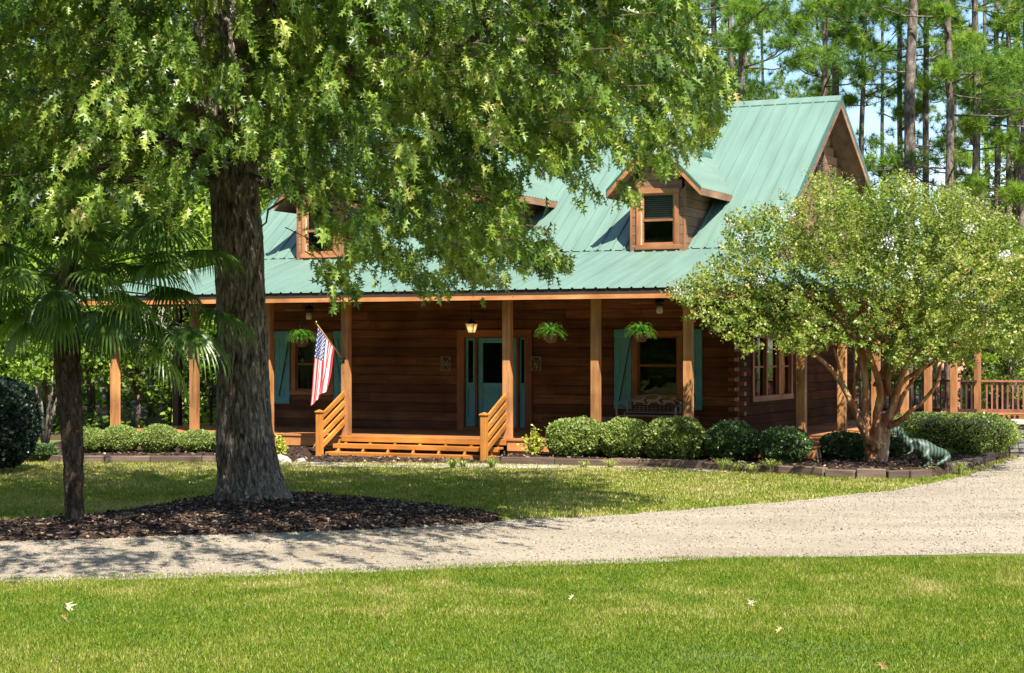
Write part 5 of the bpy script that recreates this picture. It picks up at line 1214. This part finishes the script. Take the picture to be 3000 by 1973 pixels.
# ---- crape myrtle
def crape():
    c = G(2038, 1074, .12); Z = c.y; k = Z/FPX; t = empty('crape_myrtle', c, 0, 'crape myrtle with smooth reddish forking trunks and white blossom beside the porch corner', 'tree')
    X = lambda x: (x-2036)*k; zz = lambda y: HC-(y-HY)*k-.12; r = random.Random(9); mb = MB()
    def br_(pts, r0, r1, d0=0, d1=0):
        P = []; n = len(pts)
        for i, (x, y) in enumerate(pts): f = i/(n-1); P.append(Vector((X(x), d0+(d1-d0)*f+r.uniform(-.03, .03), zz(y))))
        Q = []                         # smooth
        for i in range(n-1):
            a = P[max(i-1, 0)]; b = P[i]; c_ = P[i+1]; d = P[min(i+2, n-1)]
            for s in range(5):
                u = s/5; Q.append(.5*((2*b)+(-a+c_)*u+(2*a-5*b+4*c_-d)*u*u+(-a+3*b-3*c_+d)*u**3))
        Q.append(P[-1]); m = len(Q); mb.tube(Q, [(r0+(r1-r0)*(i/(m-1))**.55)*.88*k*(1+.07*math.sin(i*1.7)) for i in range(m)], 12, .5)
    br_([(2036, 1078), (2038, 1060), (2040, 1030), (2046, 1000)], 25, 17); br_([(2030, 1078), (2024, 1050), (2020, 1020), (2012, 992)], 21, 15, 0, .05)
    br_([(2048, 1078), (2052, 1050), (2055, 1020), (2058, 990)], 18, 14, .05, .1); br_([(2036, 1040), (2030, 1020), (2036, 990)], 24, 16, -.05, -.05)
    br_([(2020, 1030), (2006, 1005), (1990, 975), (1975, 940), (1955, 900), (1930, 865), (1905, 840), (1870, 815), (1830, 795), (1790, 770)], 15, 3.5, 0, -.4)
    br_([(2012, 995), (2010, 960), (2012, 920), (2008, 880), (2003, 840), (2002, 790), (2010, 700)], 15, 7, .05, -.1)
    br_([(2036, 992), (2036, 960), (2040, 920), (2034, 880), (2022, 850), (2008, 820), (1990, 800), (1965, 770), (1930, 730)], 15, 4, 0, -.5)
    br_([(2046, 1005), (2050, 985), (2064, 960), (2075, 930), (2082, 900), (2090, 870), (2108, 835), (2130, 800), (2150, 760)], 16, 6, 0, -.3)
    br_([(2056, 1000), (2072, 970), (2090, 945), (2100, 920), (2118, 895), (2135, 870), (2170, 845), (2220, 815), (2270, 790)], 10, 3, .1, .2)
    br_([(2082, 905), (2100, 880), (2128, 860), (2155, 835), (2200, 800)], 8, 3, -.1, -.4); br_([(2076, 930), (2064, 905), (2062, 880), (2075, 850), (2085, 820), (2080, 780)], 9, 4, 0, -.2)
    br_([(2036, 900), (2048, 870), (2062, 850), (2085, 830), (2100, 800)], 9, 4, .1, .3); br_([(1990, 975), (1988, 940), (1985, 900), (1992, 870), (1996, 830)], 8, 3, .1, .1)
    br_([(2003, 840), (1985, 810), (1960, 790), (1950, 760), (1920, 740)], 7, 3, 0, -.5); br_([(1955, 900), (1948, 870), (1940, 840), (1930, 810)], 6, 3, -.1, -.3)
    br_([(2090, 870), (2098, 840), (2096, 800), (2100, 740)], 10, 5, .1, .1); br_([(2064, 990), (2082, 982), (2098, 970), (2110, 955), (2140, 930), (2168, 890), (2175, 850)], 11, 4, .05, -.3)
    br_([(2040, 960), (2052, 930), (2060, 900), (2058, 860), (2060, 820), (2055, 760)], 11, 5, .1, .1)
    for i in range(46):               # finer limbs into the crown
        a = r.uniform(0, 2*PI); e = r.uniform(.15, 1.3); s = Vector((r.uniform(-1.0, 1.0), r.uniform(-.6, .3), 2.1+r.uniform(-.1, .5))); d = Vector((math.cos(a)*math.cos(e)*2.6, math.sin(a)*math.cos(e)*1.6-.5, math.sin(e)*2.0)); e_ = s+d*r.uniform(.5, .9)
        m_ = s.lerp(e_, .5)+Vector((r.uniform(-.2, .2), r.uniform(-.2, .2), r.uniform(-.1, .25))); mb.tube([s, m_, e_], [.022, .014, .006], 6, .5)
    mb.build('trunk', M['myrtlebark'], t, True)
    silc = [(1565, 690), (1600, 660), (1640, 625), (1690, 575), (1700, 520), (1760, 500), (1800, 490), (1850, 470), (1880, 445), (1905, 410), (1940, 405), (1965, 440), (2000, 455), (2050, 440), (2100, 415), (2120, 440), (2160, 470), (2220, 440), (2260, 480), (2330, 520), (2400, 560), (2480, 640), (2500, 760), (2450, 830), (2380, 800), (2340, 840), (2300, 800), (2240, 850), (2180, 830), (2120, 850), (2060, 840), (2000, 800), (1940, 800), (1880, 825), (1830, 815), (1790, 780), (1750, 835), (1720, 790), (1680, 785), (1640, 750), (1600, 745), (1640, 715), (1590, 710)]
    n0 = 10500; px = rng.uniform(1560, 2500, n0); py = rng.uniform(400, 860, n0); Y = Z-.7+rng.normal(0, 1.2, n0)
    kk = inpoly(px, py, silc); P = np.stack([(px-CX)/FPX*Y, Y, HC-(py-HY)/FPX*Y], 1)
    u, v = (P[:, 0]-HX0)*CA-(P[:, 1]-HY0)*SA, (P[:, 0]-HX0)*SA+(P[:, 1]-HY0)*CA
    kk &= ~((v > -.95) & (u < 6.9)); f = np.array([1.2*mnoise.noise(Vector(q)*.9)+.5*mnoise.noise(Vector(q)*2.6) for q in P]); kk &= (f > -.20+.14*(rng.random(n0) < .5)) | (rng.random(n0) < .1) | (rng.random(n0) < .13)
    P = P[kk]; f = f[kk]; ns = len(P); print('crape sprays', ns)
    cen = np.array([c.x, Z-1, 2.6]); od = unit(unit(P-cen)+rng.normal(0, .35, (ns, 3))+np.array([0, 0, .25]))
    LP, LD, T = [], [], []; nl = 21; ln = rng.uniform(.22, .42, ns); base = np.clip(.5+.55*f, .1, .9)
    for j in range(nl):
        q = P+od*(ln*(j/nl-.3))[:, None]; sd_ = unit(np.cross(od, rng.normal(size=(ns, 3)))); LP.append(q+sd_*.02); LD.append(unit(sd_+od*.5+np.array([0, 0, -.15]))); T.append(np.clip(base+rng.normal(0, .16, ns), 0, 1))
    LP = np.concatenate(LP); LD = np.concatenate(LD); T = np.concatenate(T); n = len(LP); off = np.array([c.x, c.y, .12])
    mt = leafmat('crape_myrtle_leaves', [(0, (.03, .06, .008)), (.3, (.10, .15, .016)), (.6, (.20, .255, .03)), (.85, (.31, .345, .06)), (1, (.42, .36, .12))], .36, .4, .5)
    scatter('crown', [(-.3, 0, 0), (.3, 0, 0), (.26, .6, .05), (0, 1, .02), (-.26, .6, .05)], [(0, 1, 2), (0, 2, 3), (0, 3, 4)], LP-off, frames(LD, unit(rng.normal(0, .7, (n, 3))+np.array([0, -.3, .8]))), rng.uniform(.038, .07, n), T, mt, t)
    # seed heads
    idx = rng.choice(ns, min(ns, 1300), False); S_ = []
    for i in idx: S_.append(P[i]+od[i]*ln[i]*.8+rng.normal(0, .045, (9, 3)))
    S_ = np.concatenate(S_); m = len(S_)
    scatter('seed_heads', oc, of, S_-off, frames(rng.normal(size=(m, 3))), rng.uniform(.008, .016, m), rng.random(m), leafmat('seed_capsules', [(0, (.14, .14, .03)), (.6, (.28, .26, .08)), (1, (.36, .26, .11))], .1), t)
    fl = [(1578, 679, -1), (1592, 684, -1), (1602, 690, -1), (2105, 432, 0), (1806, 492, -1), (1822, 562, -1.5), (1748, 604, -1.5), (1742, 540, -1), (1720, 560, -1.2), (2226, 462, -.5), (2330, 597, -1.5), (2112, 632, -2.2), (1928, 462, -1), (2250, 534, -1.5), (2100, 445, -.3), (2235, 452, -.6), (1838, 505, -1), (2165, 640, -2.2), (1765, 650, -1.8), (2065, 560, -2), (2345, 600, -1.4), (1700, 520, -.8), (2400, 560, -1)]
    F = []
    for x, y, d in fl: q = W(x, y, Z-1+d*.6); nn = 60; F.append(np.array(q)+rng.normal(0, 1, (nn, 3))*np.array([.055, .055, .06]))
    F = np.concatenate(F); m = len(F)
    scatter('blossom', [(-.5, 0, 0), (0, -.5, .1), (.5, 0, 0), (0, .5, .1)], [(0, 1, 2, 3)], F-off, frames(rng.normal(size=(m, 3))), rng.uniform(.025, .05, m), rng.random(m), leafmat('white_petals', [(0, (.62, .6, .6)), (1, (.86, .85, .84))], .25, .6, .3, (1, 1, 1)), t)
crape()

# ---- pines
M['needle'] = leafmat('pine_needles', [(0, (.05, .11, .02)), (.4, (.13, .23, .03)), (.75, (.32, .42, .05)), (1, (.48, .54, .09))], .42, .45, .4)
def pine_mesh(seed, dense, H=24., r0=.19, dark=0, low=6.5):
    r = np.random.default_rng(seed); rr = random.Random(seed)
    path = [(0, 0, -.1)]; x = y = 0
    for k in range(1, 13): x += rr.uniform(-.07, .07); y += rr.uniform(-.07, .07); path.append((x, y, H*k/12))
    def ax(z): f = max(0, z/H*12); i = min(int(f), 11); t_ = f-i; a_, b_ = path[i], path[i+1]; return Vector((a_[0]*(1-t_)+b_[0]*t_, a_[1]*(1-t_)+b_[1]*t_, z))
    P, Dn, T = [], [], []; b = MB()
    nb = int(8*dense)+5
    for i in range(nb):
        z = rr.uniform(low, H*.97) if rr.random() < .5 else rr.uniform(low, 15); a = rr.uniform(0, 2*PI); L_ = rr.uniform(1.2, 3.2)*(1-.5*z/H)+.3; dead = z < low+2.5 and rr.random() < .5; L_ *= .5 if dead else 1
        s = ax(z); e = s+Vector((math.cos(a)*L_, math.sin(a)*L_, rr.uniform(-.2, .9)*L_*.5)); m_ = s.lerp(e, .55)+Vector((0, 0, -.08*L_))
        b.tube([s, m_, e], [.035, .024, .010], 5, .5)
        for q in range(3):
            f = rr.uniform(.35, .9); p = s.lerp(e, f); e2 = p+Vector((math.cos(a+rr.uniform(-1, 1)), math.sin(a+rr.uniform(-1, 1)), rr.uniform(-.2, .7)))*rr.uniform(.4, .9); b.tube([p, e2], [.015, .006], 4, .5)
            if not dead:
                for w_ in range(3): P.append(p.lerp(e2, rr.uniform(.5, 1.05))); T.append(rr.gauss(.36, .15))
        if not dead:
            for w_ in range(24): P.append(e+Vector((rr.gauss(0, .42), rr.gauss(0, .42), rr.gauss(0, .24)))); T.append(rr.gauss(.42, .16))
    P = np.array([tuple(p) for p in P]); T = np.array(T); nt_ = len(P); nn = 46
    PP = np.repeat(P, nn, 0); TT = np.repeat(T, nn); D_ = unit(r.normal(size=(nt_*nn, 3))+np.array([0, 0, .35])); 
    return path, r0, b, PP, D_, np.clip(TT+r.normal(0, .15, len(TT))-dark, 0, 1), r.uniform(.17, .30, len(TT))
def make_pine(seed, dense, r0, H=24., dark=0, low=6.5):
    path, r0, b, PP, D_, T, S = pine_mesh(seed, dense, H, r0, dark, low)
    t = empty('pine_tree')
    n = len(path); mb = MB(); mb.tube(path, [r0*(1-.75*i/(n-1)) for i in range(n)], 12, .5); mb.build('trunk', M['pinebark'], t, True)
    b.build('branch', M['pinebark'], t, True)
    scatter('crown', [(-.034, 0, 0), (.034, 0, 0), (0, 1, 0)], [(0, 1, 2)], PP, frames(D_), S, T, M['needle'], t)
    return t
protos = [make_pine(1, 1.1, .19), make_pine(2, .8, .14), make_pine(3, 1.3, .16), make_pine(4, .6, .11), make_pine(5, 1.7, .15, 22, .1, 6.0)]
pines = [(1669, 62, 0, .9), (1704, 60, 2, .8), (1721, 52, 4, 1.), (1750, 66, 3, .9), (1782, 70, 3, .8), (1900, 56, 4, .95), (1924, 70, 3, .9), (1940, 60, 0, 1.), (2005, 58, 4, .8), (2055, 66, 1, .7), (2098, 60, 1, .9), (2108, 55, 0, 1.25), (2151, 58, 1, 1.), (2204, 54, 2, 1.0), (2260, 56, 2, 1.), (2302, 62, 4, 1.), (2329, 60, 4, .9), (2355, 57, 4, 1.1), (2378, 62, 2, 1.), (2285, 80, 2, 1.), (2410, 60, 4, 1.), (1570, 60, 4, 1), (1620, 66, 2, 1), (2235, 74, 4, .8)]
ordn = ['first', 'second', 'third', 'fourth', 'fifth', 'sixth', 'seventh', 'eighth', 'ninth', 'tenth', 'eleventh', 'twelfth', 'thirteenth', 'fourteenth', 'fifteenth', 'sixteenth', 'seventeenth', 'eighteenth', 'nineteenth', 'twentieth']
order = sorted(range(len(pines)), key=lambda i: pines[i][0]); used = set()
for rank, i in enumerate(order):
    px, Z, pk, s = pines[i]
    if pk in used: o = copy_tree(protos[pk])
    else: o = protos[pk]; used.add(pk)
    o.location = ((px-CX)/FPX*Z, Z, 0); o.rotation_euler = (random.uniform(-.012, .012), random.uniform(-.02, .02), random.uniform(0, 6.28)); o.scale = (s, s, 1)
    left = [j for j in order if pines[j][0] < 1960]; 
    if px < 1960: lab = 'tall pine behind the house, %s from the left of those rising over the green roof' % ordn[rank]
    else: lab = 'tall pine against the sky, %s from the right picture edge, past the gable' % ordn[len(order)-1-rank]
    for a in ('label', 'category', 'group'):
        if a in o: del o[a]
    tag(o, lab, 'pine tree', 'tall pines behind the house')

def bough(o, px, py, rpx, flat=.6, tb=.65, seed=0):
    Zc = o.location.y-.9; rr = random.Random(seed); r = np.random.default_rng(seed); c = W(px, py, Zc); R = rpx/FPX*Zc
    bx_ = o.location.x; s = Vector((bx_, o.location.y, max(c.z-.5, 1))); b = MB(); b.tube([s, s.lerp(c, .5)+Vector((0, 0, -.1)), c], [.05, .035, .012], 5, .5)
    n = int(60*(R/.9)**1.5)+18; q = unit(r.normal(size=(n, 3)))*(r.random((n, 1))**.4)*np.array([R, R*.8, R*flat])+np.array(c)
    for p in q[:14]: b.tube([c, Vector(p)], [.014, .005], 4, .5)
    nn = 60; PP = np.repeat(q, nn, 0); T = np.clip(r.normal(tb, .16, len(PP)), 0, 1); inv = Matrix.LocRotScale(o.location, o.rotation_euler, o.scale).inverted()
    k_ = b.build('branch', M['pinebark'], o, True); k_.matrix_parent_inverse = inv
    k_ = scatter('needle_bough', [(-.03, 0, 0), (.03, 0, 0), (0, 1, 0)], [(0, 1, 2)], PP, frames(unit(r.normal(size=PP.shape)+np.array([0, -.1, .3]))), r.uniform(.2, .34, len(PP)), T, M['needle'], o); k_.matrix_parent_inverse = inv
pobs = [o for o in col.objects if o.name.startswith('pine_tree')]
for k, (cx_, cy_, cr_) in enumerate([(930, 250, 165), (1110, 330, 120), (1290, 410, 120), (720, 420, 110), (850, 480, 90), (830, 700, 110), (1500, 850, 135), (1600, 640, 70), (1740, 560, 110), (1930, 320, 120), (2150, 760, 150), (1930, 950, 120), (2280, 440, 110), (1850, 1220, 130), (1960, 1430, 120), (2270, 1480, 120), (1000, 770, 60), (620, 200, 140), (400, 120, 160), (180, 320, 130), (1500, 80, 140), (1250, 90, 130), (1000, 60, 130), (1650, 60, 120), (2200, 150, 160), (760, 60, 150), (200, 80, 150), (520, 330, 100), (130, 770, 60), (2080, 620, 110), (2330, 900, 110), (2200, 1060, 130), (2330, 1180, 100), (1720, 100, 90)]):
    px_, py_ = (2100+cx_*.3834)/1.2605, cy_*.3042; o = min(pobs, key=lambda p: abs(CX+p.location.x/p.location.y*FPX-px_)+rng.uniform(0, 25))
    bough(o, px_, py_, cr_*.3042, .62, .62 if k < 17 else .5, k)

# ---- broadleaf woods
M['wood_leaf'] = leafmat('woodland_leaves', [(0, (.03, .06, .01)), (.4, (.11, .18, .02)), (.75, (.27, .37, .045)), (1, (.46, .52, .10))], .42, .5, .3)
M['greybark'] = barkmat('grey_bark', (.06, .05, .04), (.16, .13, .10), (.30, .26, .20), (6, 6, 2), .6, .03, .3)
wq = [(-.34, 0, 0), (.34, 0, 0), (.26, .7, .05), (0, 1, 0), (-.26, .7, .05)]; wf = [(0, 1, 2), (0, 2, 3), (0, 3, 4)]
def blob_leaves(C, rad, nper, size, seed, tb=.5):
    r = np.random.default_rng(seed); n = len(C); P = np.repeat(C, nper, 0); q = r.normal(size=(n*nper, 3)); q = unit(q)*(r.random((n*nper, 1))**.45)
    P = P+q*np.repeat(rad, nper)[:, None]*np.array([1, 1, .5]); tc_ = np.repeat(np.clip(r.normal(tb, .18, n), 0, 1), nper)
    D_ = unit(q+r.normal(0, .6, q.shape)+np.array([0, 0, -.1])); return P, D_, unit(r.normal(0, .6, q.shape)+np.array([0, -.3, .8])), np.clip(tc_+r.normal(0, .12, len(P)), 0, 1), r.uniform(.7, 1.3, len(P))*size
def make_broad(seed, H, R, z0, r0, ncl=75, nper=90, size=.15):
    r = np.random.default_rng(seed); rr = random.Random(seed); t = empty('woodland_tree')
    mb = MB(); x = y = 0; path = [(0, 0, -.1)]
    for k in range(1, 9): x += rr.uniform(-.15, .15); y += rr.uniform(-.15, .15); path.append((x, y, H*.85*k/8))
    mb.tube(path, [r0*(1-.8*i/8) for i in range(9)], 10, .5)
    mb.build('trunk', M['greybark'], t, True)
    d = unit(r.normal(size=(ncl, 3)))*(r.random((ncl, 1))**.4); C = d*np.array([R, R, (H-z0)/2])+np.array([0, 0, (H+z0)/2]); rad = r.uniform(.45, 1.0, ncl)*R/2.6
    b = MB()
    for c in C[:38]: f = rr.uniform(.3, .8); p = Vector((0, 0, c[2]*f+z0*.2)); e = Vector(c); b.tube([p, p.lerp(e, .5)+Vector((0, 0, .2)), e], [.04, .025, .01], 4, .5)
    b.build('branch', M['greybark'], t, True)
    P, D_, up, T, S = blob_leaves(C, rad, nper, size, seed)
    scatter('crown', wq, wf, P, frames(D_, up), S, T, M['wood_leaf'], t); return t
bp_ = [make_broad(41, 11, 3.0, 2.2, .14), make_broad(42, 15, 3.6, 3.5, .18), make_broad(43, 8, 2.4, 1.2, .09)]
# (column, distance, prototype, scale)
woods = [(-30, 47, 2, 1.), (45, 50, 0, 1.), (110, 46, 2, .8), (160, 56, 1, 1.), (215, 49, 0, .9), (262, 54, 2, 1.), (318, 47, 2, .75), (350, 58, 1, 1.1), (392, 51, 0, 1.), (446, 48, 2, .9), (490, 56, 1, 1.), (540, 52, 0, 1.), (610, 58, 1, 1.), (690, 62, 1, 1.), (780, 58, 1, 1.1), (880, 60, 1, 1.), (980, 62, 1, 1.1), (1090, 60, 1, 1.), (1200, 62, 1, 1.), (1310, 60, 1, 1.1), (1430, 60, 1, 1.), (1530, 64, 1, 1.), (2310, 70, 2, 1.1), (2365, 66, 0, .85), (2260, 72, 2, .9), (2415, 64, 2, 1.1), (2190, 76, 2, .8), (2100, 82, 2, .8), (2340, 54, 2, .62), (2400, 58, 2, .8)]
used = set(); li = ri = mi = 0
for px, Z, pk, s in woods:
    if pk in used: o = copy_tree(bp_[pk])
    else: o = bp_[pk]; used.add(pk)
    o.location = ((px-CX)/FPX*Z, Z, 0); o.rotation_euler = (0, 0, random.uniform(0, 6.28)); o.scale = (s, s, s*random.uniform(.92, 1.08))
    kd = ['leafy mid-height', 'tall leafy', 'low bushy'][pk]
    if px < 600: li += 1; lab = '%s woodland tree beyond the left porch, %s from the left edge' % (kd, ordn[li-1])
    elif px < 1600: mi += 1; lab = '%s woodland tree behind the oak crown, %s of those right of its trunk' % (kd, ordn[mi-1])
    else: ri += 1; lab = '%s woodland tree beyond the playset, number %s in that grove' % (kd, ['one', 'two', 'three', 'four', 'five', 'six', 'seven', 'eight'][ri-1])
    tag(o, lab, 'tree', 'woodland trees behind the house')
# undergrowth: one mass nobody could count
def thicket(name, X0, X1, Y0, Y1, zmax, ncl, nper, size, seed, label, rad=(.5, 1.1), tb=.5):
    r = np.random.default_rng(seed); C = np.stack([r.uniform(X0, X1, ncl), r.uniform(Y0, Y1, ncl), r.random(ncl)**1.2*zmax], 1)
    f = np.array([mnoise.noise(Vector(q)*.35) for q in C]); C = C[f > -.18]
    P, D_, up, T, S = blob_leaves(C, r.uniform(*rad, len(C)), nper, size, seed, tb); k = P[:, 2] > .02
    tag(scatter(name, wq, wf, P[k], frames(D_[k], up[k]), S[k], T[k], M['wood_leaf']), label, 'undergrowth', kind='stuff')
thicket('undergrowth', -16, -4.5, 46, 53, 5.5, 420, 95, .13, 61, 'sunlit undergrowth of the woods beyond the left porch')
thicket('distant_woodland', -26, 4, 66, 74, 17, 900, 50, .38, 62, 'mass of distant foliage closing the woods behind the oak', (1., 2.2), .42)
thicket('distant_woodland', 4, 28, 84, 96, 7.5, 420, 60, .34, 63, 'mass of distant low foliage behind the pines on the right', (.9, 1.8), .5)
thicket('undergrowth', 15, 26, 60, 70, 2.6, 160, 80, .14, 64, 'undergrowth around the playset on the far right')
thicket('unseen_side_woodland', -54, -44, -28, 30, 17, 1500, 60, .5, 66, 'unseen mass of woodland added left of the lawn for the window reflections', (1.8, 3.), .3)  # out of view; added so the panes mirror dark trees instead of sky
thicket('unseen_rear_woodland', -50, 50, -34, -26, 19, 1800, 60, .6, 65, 'unseen mass of woodland added behind the viewer for the window reflections', (2., 3.4), .3)  # added behind the camera to give the glass trees to reflect
# slender stems in the left woods
def stems():
    t = empty('young_tree', G(105, 1052), 0, 'pale multi-stemmed young tree beside the dark shrub at the left', 'tree'); m = MB(); r = random.Random(2)
    for k in range(6): a = k*1.05; e = Vector((math.cos(a)*r.uniform(.2, .6), math.sin(a)*.3, r.uniform(1.5, 2.3))); m.tube([(0, 0, 0), e*.35+Vector((0, 0, .2)), e*.7, e], [.05, .035, .025, .012], 8, .5)
    m.build('trunk', M['greybark'], t, True); C = np.stack([rng.normal(0, .5, 26), rng.normal(0, .4, 26), rng.uniform(1.5, 3.4, 26)], 1)
    P, D_, up, T, S = blob_leaves(C, np.full(26, .35), 50, .09, 5); scatter('crown', wq, wf, P, frames(D_, up), S, T, M['wood_leaf'], t)
stems()
def snag():
    t = empty('dead_branch', W(412, 690, 45.5), 0, 'pale bare dead branches hanging beyond the left porch roof', 'dead branch'); m = MB(); r = random.Random(8)
    def rec(p, d, l, rad, n):
        e = p+d*l; m.tube([p, p.lerp(e, .5)+Vector((r.uniform(-.05, .05), 0, r.uniform(-.05, .05))), e], [rad, rad*.8, rad*.6], 5, .5)
        if n:
            for _ in range(3): rec(p.lerp(e, r.uniform(.5, 1)), (d+Vector((r.uniform(-.8, .8), r.uniform(-.4, .4), r.uniform(-.7, .3)))).normalized(), l*r.uniform(.5, .8), rad*.6, n-1)
    for q in range(6): rec(Vector((r.uniform(-.5, .3), 0, r.uniform(-.2, .3))), Vector((r.uniform(-.8, .6), -.1, -1)).normalized(), r.uniform(.5, .9), .014, 3)
    m.build('bare_twigs', plain('pale_dead_wood', (.42, .36, .29), .9), t)
snag()

# ------------------------------------------------------------------ fallen leaves on the near lawn
M['dry'] = leafmat('dry_leaf', [(0, (.30, .15, .06)), (.5, (.42, .30, .16)), (1, (.52, .45, .29))], .2, .6, .3)
fl = [(160, 1408, .20, 'large pale curled leaf on the near lawn at the left', 1.), (148, 1434, .09, 'small reddish leaf just below the large pale one', 0.), (450, 1377, .10, 'brown leaf on the lawn near the drive, left of centre', .2), (565, 1356, .10, 'pale leaf at the lawn edge beside the gravel', .8), (1448, 1362, .13, 'pale leaf on the lawn right of centre, near the gravel', .9), (1328, 1388, .09, 'pale leaf in the grass below and left of the centre-right one', .8), (1745, 1400, .15, 'pale forked leaf on the near lawn at the right', .9), (2050, 1545, .12, 'orange brown leaf low on the lawn at the right', .1), (1812, 1462, .10, 'small tan leaf on the lawn at lower right', .5), (828, 1332, .11, 'brown leaf lying on the gravel edge left of centre', .4)]
for x, y, s, l, tn in fl:
    p = G(x, y, .045); s *= .8; mb = MB(); ang = random.uniform(0, 6.28)
    mb.add([(a*1.2, b-.5, c*2.5+.12*abs(a)) for a, b, c in lv_], lf_, tn); o = mb.build('fallen_leaf', M['dry']); o.location = p; o.scale = (s, s, s); o.rotation_euler = (random.uniform(-.5, .5), random.uniform(-.4, .4), ang); tag(o, l, 'leaf', 'dry leaves fallen on the lawn')
